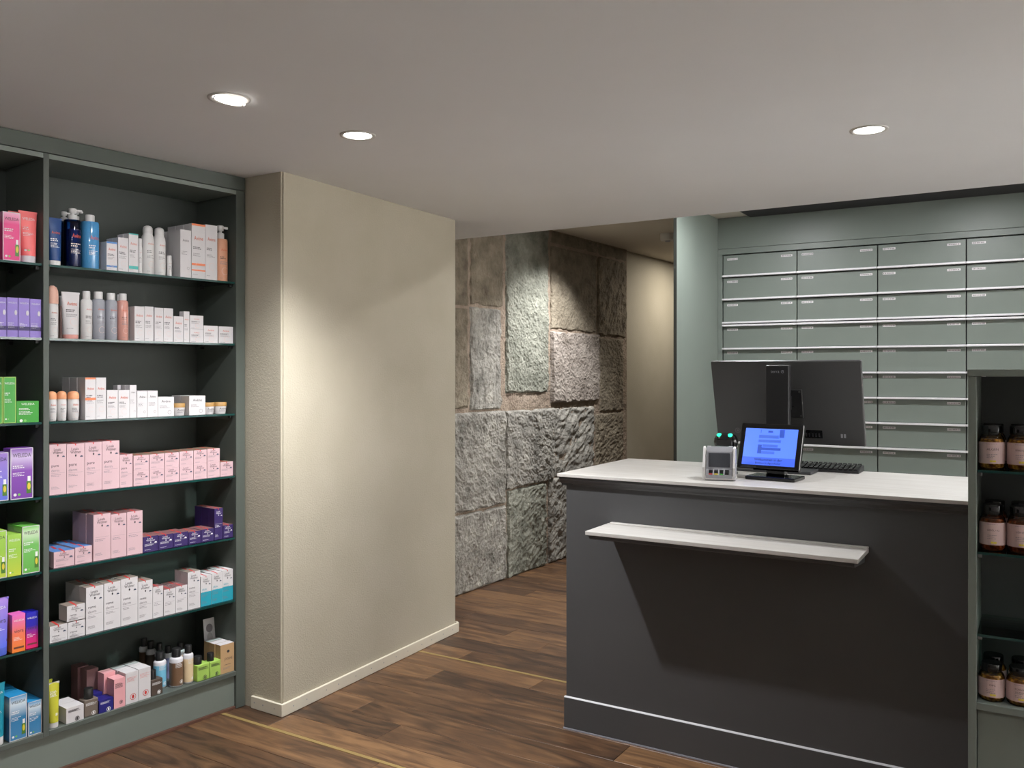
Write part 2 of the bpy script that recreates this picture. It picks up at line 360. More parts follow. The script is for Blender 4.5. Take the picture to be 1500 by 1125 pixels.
stones = [  # left, right, top, bottom in the 1.875x crop; material; proud; amp; tool direction; density
    (-160, 84, 60, 276, SB, .016, .007, 1.5, 26), (90, 180, 70, 278, SB, .018, .007, 1.5, 26),
    (188, 304, 40, 516, SG, .026, .010, -.75, 34), (311, 440, 60, 118, SB, .010, .006, .1, 22), (311, 436, 126, 346, SB, .022, .008, 1.5, 24),
    (441, 519, 104, 146, SB, .010, .006, 0, 20), (440, 517, 150, 362, SB, .030, .017, .9, 14),
    (311, 441, 352, 541, SR, .048, .010, -.7, 34), (446, 510, 368, 566, SB, .020, .008, -.6, 28),
    (-160, 84, 284, 560, SB, .020, .012, 1.2, 18), (90, 174, 284, 562, SL, .022, .014, 1.2, 20),
    (-160, 186, 572, 846, SL, .034, .014, -.8, 30), (186, 320, 562, 768, SL, .036, .014, -.8, 30),
    (322, 430, 556, 736, SL, .014, .022, .5, 13), (433, 510, 572, 712, SB, .020, .014, .3, 18),
    (-160, 187, 852, 1090, SL, .034, .013, 1.45, 30), (191, 297, 774, 1075, SG, .032, .015, .9, 24),
    (305, 428, 742, 1060, SL, .028, .018, .6, 16), (433, 516, 718, 1060, SB, .022, .014, .4, 18)]
for i, (a, b, c, d_, m, pr, am, dr, dn) in enumerate(stones):
    x0, x1 = sx(a), sx(b); cx = (a + b) / 2 if a > 0 else 66
    z1 = min(sz(cx, c), CEIL2 - .004); z0 = max(sz(cx, d_), .002)
    if d_ >= 1040: z0 = .002
    if c <= 110 and z1 > CEIL2 - .12 and c in (60, 40, 104, 70): z1 = CEIL2 - .004
    obj('stone_block', rough_patch(x0, x1, z0, z1, m, pr * .55, am * .8, dr, dn * 1.15, i * 7.7 + 1.3), sw)

# ------------------------------------------------------------------ lamps
def spot(name, loc, aim, e, size, blend, color, r=.03, parent=None):
    l = bpy.data.lights.new(name, 'SPOT'); l.energy = e; l.spot_size = math.radians(size); l.spot_blend = blend
    l.color = color; l.shadow_soft_size = r; o = bpy.data.objects.new(name, l); COL.objects.link(o)
    o.location = loc; d = Vector(aim) - Vector(loc); o.rotation_euler = d.to_track_quat('-Z', 'Y').to_euler()
    if parent: o.parent = parent; o.matrix_parent_inverse = Matrix.Translation(parent.location).inverted()
    return o
M_LENS = mat('lit_lens', (1, 1, 1), .4, emit=(1, .97, .92), es=14)
M_RING = mat('white_trim_ring', srgb(205, 202, 196), .5)
def downlight(x, y, label, e, aim=None, size=125, r_out=.062, r_in=.048, tilt=None, z=CEIL, col=NEUT, blend=.75, sr=.028, disk=False):
    t = thing('ceiling_downlight', label, 'ceiling light', (x, y, z), 0, 'recessed ceiling downlights')
    n = 32; rim = MB(); prof = [(r_out, 0), (r_out - .001, -.003), (r_in + .003, -.004), (r_in, -.001)]
    vs = [(r * math.cos(2 * math.pi * i / n), r * math.sin(2 * math.pi * i / n), zz) for r, zz in prof for i in range(n)]
    rim.add(vs, [(j * n + i, (j + 1) * n + i, (j + 1) * n + (i + 1) % n, j * n + (i + 1) % n) for j in range(3) for i in range(n)], M_RING, True)
    obj('trim_ring', rim, t)
    ln = MB(); ln.lathe([(.004, -.0005), (r_in - .001, -.0005), (r_in - .001, -.0015), (.004, -.0018)], M_LENS, n=n)
    lo = obj('lens', ln, t)
    if tilt:
        sh = MB(); sh.lathe([(r_in * .93, -.002), (r_in * .93, -.010), (r_in * .86, -.010), (r_in * .86, -.002)], M_RING, n=n)
        go = obj('gimbal_ring', sh, t); go.rotation_euler = tilt; lo.rotation_euler = tilt; lo.location = (0, 0, -.006)
    a = aim or (x, y, 0)
    if disk:
        l = bpy.data.lights.new('lamp_light', 'AREA'); l.shape = 'DISK'; l.size = .07; l.energy = e; l.color = col
        q = bpy.data.objects.new('lamp_light', l); COL.objects.link(q); q.parent = t; q.location = (0, 0, -.008)
    else: spot('lamp_light', (x, y, z - .02), a, e, size, blend, col, sr, t)
    return t
sc_ = SH.w(-.55, 0, .9)
downlight(-.844, 2.605, 'recessed ceiling spotlight tilted towards the product shelves, nearest the shelving', 25, (sc_.x, sc_.y, .75), 120, tilt=(0, .16, .0), blend=1)
downlight(-.531, 3.010, 'round recessed ceiling downlight in front of the cream pillar', 200, None, 122, blend=1)
downlight(1.202, 2.942, 'round recessed ceiling downlight above the sales counter', 40, None, 104, blend=.9)
downlight(-.95, 1.35, 'recessed ceiling spotlight out of view left of the camera', 26, tuple(SH.w(-1.05, 0, .8)), 120, blend=1)
downlight(.35, .9, 'recessed ceiling downlight out of view above the camera', 90, None, 104, blend=.9)
downlight(2.0, 1.55, 'added fill spotlight out of view right of the camera', 26, (1.45, 2.2, .7), 64, blend=1)  # unseen lamp added to brighten the jars on the low shelf
for k, x in enumerate((-2.4, -.8, .8, 2.4, 4.0)):       # unseen fill lamps added behind the camera to lift the ceiling
    downlight(x, -.5, '%s added fill light behind the camera' % ('first', 'second', 'third', 'fourth', 'fifth')[k], FILL, None, 100, blend=.9)
for k, y in enumerate((-.4, 1.3, 2.6)):  # unseen lamps added to bounce fill light off the right wall
    downlight(4.3, y, '%s added fill light beside the unseen right wall' % ('first', 'second', 'third')[k], FILLR, (5.2, y, .9), 150, blend=1)
for t_, lb in ((.42, 'downlight hidden behind the ceiling edge by the drawer wall end panel'), (1.55, 'downlight hidden behind the ceiling edge over the drawer wall middle')):
    p = DR.w(t_, -.92); downlight(p.x, p.y, lb, 16, None, 178, z=CEIL2 - .014, disk=True)
p = ST.w(ST.t(798), -.6); downlight(p.x, p.y, 'spotlight hidden behind the ceiling edge above the stone wall', 150, tuple(ST.w(ST.t(790), -.1, .6)), 104, z=CEIL2, blend=.9)
p = ST.w(3.2, -.55); downlight(p.x, p.y, 'passage downlight hidden behind the drawer wall end panel', 14, None, 120, z=CEIL2, col=WARM, disk=True)
# small round fitting on the passage ceiling
cl = Vector(((978 - 750) / F * 6.6, 6.6)); t = thing('ceiling_detector', 'small round white detector on the passage ceiling', 'detector', (cl.x, cl.y, CEIL2), 0)
obj('housing', MB().lathe([(.056, 0), (.056, -.046), (.050, -.052), (.012, -.054)], M_RING, n=28), t)
obj('vent_cap', MB().lathe([(.020, -.053), (.018, -.060), (.004, -.062)], M_LGREY, n=20), t)

# ------------------------------------------------------------------ display shelving on the left
su = thing('display_shelving', 'tall grey-green display shelving with glass shelves full of products', 'shelving', SH.w(0), SH.a)
LB0, LB1 = -1.579, -.8212; RB0, RB1 = -.8017, -.0436; DEP = .285; ZB = .158; ZT = 2.138
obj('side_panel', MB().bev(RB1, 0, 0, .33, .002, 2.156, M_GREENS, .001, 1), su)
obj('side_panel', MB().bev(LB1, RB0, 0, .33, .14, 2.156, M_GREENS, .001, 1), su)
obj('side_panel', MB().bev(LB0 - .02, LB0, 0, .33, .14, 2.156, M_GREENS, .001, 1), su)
for a, b in ((LB0, LB1), (RB0, RB1)):
    obj('back_panel', MB().box(a, b, DEP, DEP + .018, .14, ZT, M_GREEND), su)
    obj('top_panel', MB().box(a, b, .0, DEP, ZT, 2.155, M_GREEN), su)
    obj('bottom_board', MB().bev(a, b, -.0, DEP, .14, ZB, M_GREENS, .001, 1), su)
obj('plinth', MB().box(LB0 - .02, RB1, .014, .04, .012, .140, M_GREEN), su)
obj('plinth_strip', MB().box(LB0 - .02, 0, .006, .05, .001, .011, mat('reddish_seal', srgb(96, 66, 54), .5)), su)
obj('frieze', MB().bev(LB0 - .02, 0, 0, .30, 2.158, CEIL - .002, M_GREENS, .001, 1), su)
SHZ = [1.774, 1.518, 1.228, .970, .713, .4535]
for a, b in ((LB0, LB1), (RB0, RB1)):
    for z in SHZ:
        g = MB(); g.box(a + .003, b - .003, .006, DEP - .012, z - .008, z, M_GLASS); 
        g.add([(a + .003, .0055, z - .008), (b - .003, .0055, z - .008), (b - .003, .0055, z), (a + .003, .0055, z)], [(0, 1, 2, 3)], M_GEDGE)
        go = obj('glass_shelf', g, su)
        for x in (a + .008, b - .008):
            for y in (.03, .23): obj('shelf_pin', MB().bev(x - .007, x + .007, y - .006, y + .006, z - .020, z - .0085, M_BLACK, .001, 1), go)

# ------------------------------------------------------------------ products
ORD = ['first', 'second', 'third', 'fourth', 'fifth', 'sixth', 'seventh', 'eighth', 'ninth', 'tenth', 'eleventh', 'twelfth', 'thirteenth', 'fourteenth', 'fifteenth', 'sixteenth', 'seventeenth', 'eighteenth', 'nineteenth', 'twentieth']
SNAME = ['top shelf', 'second shelf', 'third shelf', 'fourth shelf', 'fifth shelf', 'sixth shelf', 'bottom board']
SZ = SHZ + [ZB]
def C(name, *c, rough=.45): return mat('print_' + name, srgb(*c), rough)
K_WHITE = C('white', 210, 206, 207); K_PINK = C('pink', 204, 172, 177); K_MAUVE = C('mauve', 128, 92, 92); K_ROSE = C('rose', 226, 164, 168)
K_PUR = C('deep_purple', 52, 36, 92); K_TEAL = C('teal', 36, 152, 172); K_BLUE = C('sky', 84, 130, 190); K_TAUPE = C('taupe', 140, 128, 118)
K_KRAFT = C('kraft', 186, 152, 112); K_NAVY = C('navy', 30, 28, 112); K_GREY = C('warm_grey', 112, 100, 90); K_BROWN = C('brown', 112, 84, 62)
K_LIME = C('lime', 160, 196, 92); K_CREAM = C('cream', 224, 200, 160); K_LBLUE = C('light_blue', 120, 190, 220); K_PEACH = C('peach', 208, 150, 120)
K_OR = C('orange', 232, 130, 88); K_YG = C('yellow_green', 186, 184, 50); K_CORAL = C('coral', 236, 112, 112); K_DBLUE = C('dark_blue', 22, 62, 118)
K_LAV = C('lavender', 140, 118, 196); K_GOLD = C('gold', 168, 130, 76); K_BR2 = C('dark_brown', 78, 66, 58); K_GRN = C('green', 66, 160, 62); K_TEALD = C('dark_teal', 28, 134, 156)
K_DGREEN = C('dark_green', 70, 118, 40); K_YELL = C('yellow', 216, 196, 60)
G_MAG = gradient('print_magenta', [(0, srgb(214, 40, 120)), (.75, srgb(220, 44, 124)), (1, srgb(238, 170, 200))])
G_PURP = gradient('print_violet', [(0, srgb(110, 44, 150)), (.55, srgb(128, 66, 168)), (.82, srgb(206, 186, 222)), (1, srgb(120, 60, 165))])
G_GREEN = gradient('print_leaf', [(0, srgb(96, 170, 70)), (.6, srgb(112, 184, 90)), (.86, srgb(206, 226, 190)), (1, srgb(110, 190, 80))])
G_LIME = gradient('print_lime_fade', [(0, srgb(186, 200, 60)), (.6, srgb(150, 196, 70)), (1, srgb(160, 204, 84))])
G_AQUA = gradient('print_aqua', [(0, srgb(70, 130, 176)), (.5, srgb(40, 120, 168)), (.82, srgb(214, 228, 236)), (1, srgb(40, 140, 196))])
G_SUN = gradient('print_sunset', [(0, srgb(240, 130, 40)), (.5, srgb(240, 120, 90)), (1, srgb(232, 110, 190))])
G_NITE = gradient('print_nightfall', [(0, srgb(230, 20, 110)), (.3, srgb(200, 24, 120)), (.62, srgb(40, 30, 170)), (1, srgb(34, 34, 180))])
G_LAVB = gradient('print_lavender_blue', [(0, srgb(90, 110, 220)), (1, srgb(160, 126, 204))])
T_CLEAR = mat('clear_plastic', srgb(158, 160, 168), .12, coat=.5); T_ROSE = mat('rose_liquid', srgb(206, 150, 138), .12, coat=.5); T_BLUE = thin('blue_liquid', (.05, .24, .55), .05); T_SKY = mat('sky_liquid', srgb(72, 140, 190), .12, coat=.5)

PM = {}
def brandprint(style, w, h, r=None, seed=0, y=-.0005):
    key = (style, round(w, 3), round(h, 3), r and round(r, 4), seed)
    if key in PM: return PM[key]
    p = Print(y, r); q = Print(y, r); iw = w * (.62 if r else .8); L = -iw / 2
    if style == 'spa':                      # white spa-water range
        p.text('Avène', 0, h * .74, iw * .82, min(w * .26, h * .1), M_ORINK)
        p.fine(L, L + iw * .8, h * .58, 2, min(.004, h * .03), M_INK, seed, .7); p.fine(L, L + iw * .9, h * .46, 3, min(.003, h * .02), M_INKL, seed + 1)
        q.ring(w * .05, h * .24, min(w * .26, h * .17), w * .018, C('pale_ring', 222, 190, 182), a0=.6, a1=5.6); p.fine(L, 0, h * .08, 1, .003, M_INKL, seed)
    elif style == 'spawhite':
        p.text('Avène', iw * .04, h * .66, iw * .85, min(w * .24, h * .1), M_ORINK)
        p.fine(L, L + iw * .9, h * .5, 2, min(.005, h * .03), M_WINK, seed, .7); p.fine(L, L + iw * .9, h * .38, 4, .003, M_WINK, seed + 2)
    elif style == 'spagrey':
        p.text('Avène', 0, h * .78, iw * .7, min(w * .22, h * .13), M_INK)
        p.fine(L, L + iw * .8, h * .55, 3, min(.0035, h * .035), M_INKL, seed); q.ring(w * .22, h * .2, w * .12, w * .02, M_INKL, 8)
    elif style[:3] == 'lab':                # two-line wordmark over a product name
        ink = M_WINK if style.endswith('dark') else M_INK; sub = M_WINK if style.endswith('dark') else M_INKL
        th = min(w * .16, h * .11)
        p.text('Louis', -w * .04, h * .93 - th * .6, iw * .5, th, ink); p.text('Widmer', 0, h * .93 - th * 1.75, iw * .76, th, ink)
        q.ell(0, h * .93 - th * 3.0, th * .28, th * .42, ink)
        bx = w * .33; bz = h * .93 - th * 3.6; q.ell(bx, bz, w * .085, w * .085, M_WINK if style.endswith('dark') else C('badge', 64, 74, 96), 8, 0, math.pi)
        nm = {'labpure': ('pure', 'derm'), 'labreme': ('reme', 'derm'), 'labskin': ('skin', 'appeal')}.get(style)
        if nm:
            m_ = K_TEAL if style == 'labskin' else M_INK; z_ = h * .56 if h > w * 1.6 else h * .36
            sh_ = min(w * .17, h * .085)
            p.text(nm[0], L + iw * .3, z_, iw * .55, sh_, m_); p.text(nm[1], L + iw * .3, z_ - sh_ * 1.45, iw * .6, sh_ * .9, M_INKL if style != 'labskin' else m_)
            p.rect(L, L + iw, z_ - sh_ * 2.4, z_ - sh_ * 2.4 + .0006, sub); p.fine(L, L + iw * .7, z_ - sh_ * 2.9, 2, min(.003, h * .03), sub, seed)
        else: p.rect(L, L + iw, h * .5, h * .5 + .0006, sub); p.fine(L, L + iw * .75, h * .46, 2, min(.0035, h * .035), sub, seed)
        p.fine(L, L + iw * .6, h * .16, 3 if h > .1 else 2, min(.0024, h * .02), sub, seed + 5)
    elif style[:3] == 'wel':
        p.text('WELEDA', 0, h * .86, iw, min(w * .18, h * .09), M_INK if style == 'weldark' else M_WINK)
        p.fine(L, L + iw * .7, h * .66, 2, min(.004, h * .03), M_WINK, seed, .7); p.fine(L, L + iw * .8, h * .52, 3, .003, M_WINK, seed + 1)
        q.ell(L + w * .1, h * .09, w * .07, w * .07, M_WINK); q.ell(L + w * .28, h * .09, w * .06, w * .06, C('seal', 120, 190, 90))
        if style == 'weldark' and w > .055:     # oil bottle picture on the carton
            q.rect(w * .2, w * .42, h * .1, h * .34, K_DGREEN); q.rect(w * .25, w * .38, h * .34, h * .44, M_WINK); q.y -= .0003; q.ell(w * .31, h * .24, w * .07, h * .07, K_YELL)
    elif style == 'flower':
        p.text('WELEDA', 0, h * .87, iw, min(w * .15, h * .07), M_WINK); p.fine(L, L + iw * .8, h * .36, 4, .0032, M_WINK, seed)
        q.ell(w * .3, h * .62, w * .13, h * .075, K_WHITE, 7); q.ell(w * .27, h * .52, w * .1, h * .05, K_LAV, 6); p.rect(-w / 2, w / 2, h * .17, h * .27, K_PUR)
    elif style == 'vlora':
        p.text('WELEDA', 0, h * .84, iw, min(w * .15, h * .07), M_WINK); p.text('viora', 0, h * .56, iw * .9, min(w * .26, h * .1), M_INK)
        p.fine(L, L + iw * .8, h * .4, 3, .003, M_WINK, seed); p.rect(L, L + iw, h * .09, h * .14, C('ochre', 110, 60, 50))
    elif style == 'farm':                   # natural-care range: lines of print over a leaf emblem
        ink = M_INK; p.fine(L, L + iw, h * .84, 5, min(.004, h * .022), ink, seed, .6)
        q.ring(w * .12, h * .18, min(w * .16, h * .15), w * .03, M_INK if seed % 2 else M_REDINK, 14); q.ell(w * .12, h * .18, w * .06, min(w * .11, h * .1), M_INK if seed % 2 else M_REDINK)
    elif style == 'farmw':
        p.fine(L, L + iw, h * .82, 5, min(.004, h * .022), M_WINK, seed, .6); q.ring(w * .16, h * .17, w * .15, w * .03, M_WINK, 14); q.ell(w * .16, h * .17, w * .06, w * .1, M_WINK)
    elif style == 'farmred':
        p.fine(L, L + iw, h * .84, 4, .003, C('pale_red', 214, 150, 146), seed); q.ring(w * .08, h * .2, w * .24, w * .035, M_REDINK, 16); q.ell(w * .08, h * .2, w * .09, w * .15, M_REDINK)
    elif style == 'kraft':
        q.ell(w * .06, h * .74, w * .1, h * .05, M_INK); p.text('JOOLINE', w * .06, h * .48, iw * .72, h * .11, M_INK); p.fine(-w * .2, w * .3, h * .3, 1, .004, M_INK, seed); p.fine(-w * .3, w * .34, h * .2, 2, .003, M_INKL, seed)
    elif style == 'supp':
        ww = w; p.rect(-ww / 2, ww / 2, h * .14, h * .66, C('blush_label', 206, 178, 174), 14)
    PM[key] = (p.mesh('printed_text'), q.mesh('emblem') if q.v else None); return PM[key]
def add_print(o, *a, loc=None, warp=None):
    for nm, me in zip(('printed_text', 'emblem'), brandprint(*a)):
        if me is None: continue
        if warp: me = me.copy(); warp(me)
        link(nm, me, o, loc)

KN = [0]
def place(px0, px1, sh, s): t0, t1 = SH.t(px0, s), SH.t(px1, s); return (t0 + t1) / 2, t1 - t0
def zof(px, py, s): return SH.z(px, py, s)
def finish(o, desc, cat, pos, grp): tag(o, (desc + ', ' + pos), cat, grp)
R1 = random.Random(11)
def jit(a=.6): return SH.a + math.radians(R1.uniform(-a, a))
def carton_body(name, w, d, h, m, front, top, band=None, bandm=None, rim=None):
    mb = MB(); mb.box(-w / 2, w / 2, 0, d, 0, h, m, front, top)
    return mb
CB = {}
def carton(t, s, z, w, d, h, desc, pos, grp, m, front=None, top=None, style=None, seal=False, band=None, frame=None, seed=0, y=0, topband=None, name='carton'):
    key = (round(w, 3), round(d, 3), round(h, 3), m.name, front and front.name, top and top.name)
    if key not in CB: CB[key] = carton_body('carton', w, d, h, m, front, top).mesh(name)
    o = link(name, CB[key], None, SH.w(t, s, z + .0004), jit())
    finish(o, desc, 'box', pos, grp)
    if frame: 
        fr = Print(-.0003); b = .0025; fr.rect(-w / 2, w / 2, 0, b, frame).rect(-w / 2, w / 2, h - b, h, frame).rect(-w / 2, -w / 2 + b, 0, h, frame).rect(w / 2 - b, w / 2, 0, h, frame); obj('printed_border', fr, o)
    if band:
        for z0, z1, bm_ in band: obj('colour_band', Print(-.0003).rect(-w / 2, w / 2, h * z0, h * z1, bm_), o)
    if style: add_print(o, style, w, h, None, seed)
    if seal:
        sl_ = MB(); a = w * .1; sl_.add([(-a, 0, h + .0004), (a * .2, 0, h + .0004), (a * 1.6, d, h + .0004), (a * .4, d, h + .0004)], [(0, 1, 2, 3)], M_REDINK)
        sl_.add([(-a * .4, -.0004, h - .006), (a * .2, -.0004, h - .006), (a * .2, -.0004, h), (-a * .4, -.0004, h)], [(0, 1, 2, 3)], M_REDINK); obj('seal_strip', sl_, o)
    return o
def rbottle(prof_k):                         # shared silhouettes, radius 1 / height 1
    return {'round': [(.9, 0), (1, .02), (1, .93), (.9, .975), (.62, 1)], 'can': [(.94, 0), (1, .015), (1, .84), (.93, .92), (.78, .97), (.74, 1)],
            'roll': [(.80, 0), (.88, .03), (1, .55), (.98, .9), (.9, 1)], 'straight': [(.96, 0), (1, .02), (1, .96), (.94, 1)]}[prof_k]
def bottle(t, s, z, w, hb, capw, hc, desc, pos, grp, m, capm, shape='round', cap='plain', style=None, seed=0, liquid=None, cat='bottle', name='bottle', label_m=None):
    r = w / 2; o = thing(name, desc + ', ' + pos, cat, SH.w(t, s + r, z + .0004), jit(4), grp)
    obj('body', MB().lathe([(a * r, b * hb) for a, b in rbottle(shape)], m, n=24), o)
    if liquid: obj('liquid', MB().lathe([(r * .9, hb * .03), (r * .93, hb * .05), (r * .93, hb * .8)], liquid, n=20), o)
    if label_m: obj('wrap_label', MB().lathe([(r * 1.004, hb * .06), (r * 1.006, hb * .07), (r * 1.006, hb * .82), (r * 1.004, hb * .83)], label_m, n=24), o)
    rc = capw / 2
    if cap == 'plain': obj('cap', MB().lathe([(rc * .96, hb - .001), (rc, hb + hc * .06), (rc, hb + hc * .92), (rc * .9, hb + hc)], capm, n=20), o)
    elif cap == 'dome': obj('cap', MB().lathe([(rc, hb), (rc, hb + hc * .45), (rc * .93, hb + hc * .72), (rc * .72, hb + hc * .9), (rc * .3, hb + hc)], capm, n=20), o)
    elif cap == 'ribbed': 
        c = MB().lathe([(rc, hb - .001), (rc, hb + hc * .95), (rc * .93, hb + hc)], capm, n=20); obj('cap', c, o)
    elif cap == 'pump':
        c = MB().lathe([(rc, hb - .001), (rc, hb + hc * .42), (rc * .8, hb + hc * .46), (rc * .42, hb + hc * .48), (rc * .42, hb + hc * .62), (rc * .85, hb + hc * .64), (rc * .9, hb + hc * .95), (rc * .8, hb + hc)], capm, n=18)
        po = obj('pump_head', c, o); obj('nozzle', MB().bev(rc * .5, rc * 2.2, -rc * .3, rc * .3, hb + hc * .80, hb + hc * .96, capm, .001, 1), po)
    if style: 
        add_print(o, style, w, hb, r * (1.007 if label_m else 1), seed, loc=(0, -r, 0))
    return o
def tube(t, s, z, w, h, desc, pos, grp, m, capm, style=None, caph=.14, seed=0, crimp=None):
    o = thing('tube', desc + ', ' + pos, 'tube', SH.w(t, s + w * .36, z + .0004), jit(2), grp)
    n = 24; rings = []
    for k in range(9):
        f = k / 8; zz = h * (caph + (1 - caph) * f); rx = w * (.40 + .10 * f); ry = w * .36 * (1 - f) ** .75 + .0016
        rings.append([(rx * math.cos(2 * math.pi * i / n), ry * math.sin(2 * math.pi * i / n), zz) for i in range(n)])
    obj('body', MB().loft(rings, m), o)
    obj('crimp', MB().box(-w / 2, w / 2, -.0018, .0018, h * .965, h, crimp or m), o)
    rx, ry = w * .40, w * .36
    cr = [[(rx * k * math.cos(2 * math.pi * i / n), ry * k * math.sin(2 * math.pi * i / n), zz) for i in range(n)] for k, zz in ((.94, 0), (.98, .002), (1.0, h * caph * .9), (.97, h * caph))]
    obj('cap', MB().loft(cr, capm), o)
    if style:                                # print follows the flattening front
        def warp(me):
            for v in me.vertices:
                f = max(0, min(1, (v.co.z + h * .16 - h * caph) / (h * (1 - caph)))); ry = w * .36 * (1 - f) ** .75 + .0016; rx = w * (.40 + .10 * f)
                q = max(-.98, min(.98, v.co.x / rx)); v.co.y = -ry * math.sqrt(1 - q * q) - .0012; v.co.z += h * .16
        add_print(o, style, w * .82, h * .80, None, seed, warp=warp)
    return o

def run_shelf(bay, sh, items):
    """items are read left to right; positions come from the front-face pixel columns and the shelf they stand on"""
    z = SZ[sh]; g = 'products on the %s of the %s' % (SNAME[sh], bay); k = 0; kb = 0; last = None
    for it in items:
        kind = it[0]; px0, px1, py = it[1:4]; kw = dict(it[4]); s = kw.pop('s', .02); zb = z + kw.pop('lift', 0); back = kw.pop('back', False); rows_ = kw.pop('rows', 1)
        stackpos = kw.pop('stackpos', None)
        t, w = place(px0, px1, sh, s); h = zof((px0 + px1) / 2, py, s) - zb; desc = kw.pop('desc')
        where = '%s, %s' % (SNAME[sh], bay)
        if back: kb += 1; pos = '%s from left among those behind, %s' % (ORD[kb - 1], where)
        elif stackpos:
            pos = stackpos + ', ' + where
            if stackpos[:5] == 'lower': k += 1
        else: k += 1; pos = '%s from left, %s' % (ORD[k - 1], where)
        lo_, hi_ = (RB0 + .0015, RB1 - .0015) if bay == WB else (LB0, LB1 - .0015)
        t = max(lo_ + w / 2, min(hi_ - w / 2, t)); KN[0] += 1; sd = KN[0]
        if kind == 'box':
            d = kw.pop('d', min(max(w, .03), .06)); seed = kw.pop('seed', sd)
            carton(t, s, zb, w - .0008, d, h, desc, pos, g, seed=seed, **kw)
            for r_ in range(1, rows_):
                if s + (r_ + 1) * (d + .002) > DEP - .008: break
                kw2 = dict(kw); kw2['style'] = None; kw2['frame'] = None; kw2['band'] = None
                ref = ('the %s from left' % ORD[k - 1]) if not (back or stackpos) else ('the ' + stackpos)
                carton(t + R1.uniform(-.002, .002), s + r_ * (d + .002), zb, w - .0008, d, h, desc, ('second behind' if r_ == 2 else 'behind') + ' ' + ref.replace('the ', '', 1 if r_ == 2 else 0) + ', ' + where, g, seed=seed, **kw2)
        elif kind == 'bottle':
            pyb = kw.pop('body'); cw = kw.pop('capw', .6); hb = zof((px0 + px1) / 2, pyb, s + w / 2) - zb; ht = zof((px0 + px1) / 2, py, s + w / 2) - zb
            bottle(t, s, zb, w * .97, hb, w * cw, ht - hb, desc, pos, g, seed=sd, **kw)
        elif kind == 'tube': tube(t, s, zb, w, h, desc, pos, g, seed=sd, **kw)
        elif kind == 'flask':                # square bottle with a round black cap
            pyb = kw.pop('body'); hb = zof((px0 + px1) / 2, pyb, s) - zb; ht = h; cw = kw.pop('capw', .55); m = kw['m']; d = kw.get('d', w * .8)
            o = thing('square_bottle', desc + ', ' + pos, 'bottle', SH.w(t, s, zb + .0004), jit(), g)
            mb = MB().bev(-w / 2, w / 2, 0, d, 0, hb, m, .003, 2); obj('body', mb, o)
            obj('cap', MB().lathe([(w * cw / 2, hb - .001), (w * cw / 2, ht - .002), (w * cw / 2 * .92, ht)], M_BLACK, cx=kw.get('cx', 0) * w, cy=d / 2, n=20), o)
            add_print(o, kw.get('style', 'farm'), w, hb, None, 1 + 2 * sd)
        elif kind == 'tub':                  # small tapered cream jar
            o = thing('cream_jar', desc + ', ' + pos, 'jar', SH.w(t, s + w / 2, zb + .0004), jit(), g); r = w / 2
            obj('body', MB().lathe([(r * .80, 0), (r * .84, h * .05), (r * .98, h * .68)], K_WHITE, n=24), o)
            obj('lid', MB().lathe([(r, h * .66), (r, h * .98), (r * .97, h)], K_GOLD, n=24), o)
            pr = Print(0, r * .93); pr.text('Avène', 0, h * .46, w * .6, h * .16, M_INK); pr.fine(-w * .3, w * .3, h * .32, 2, .0022, M_INKL, sd); q = obj('printed_text', pr, o); q.location = (0, -r * .93 , 0)

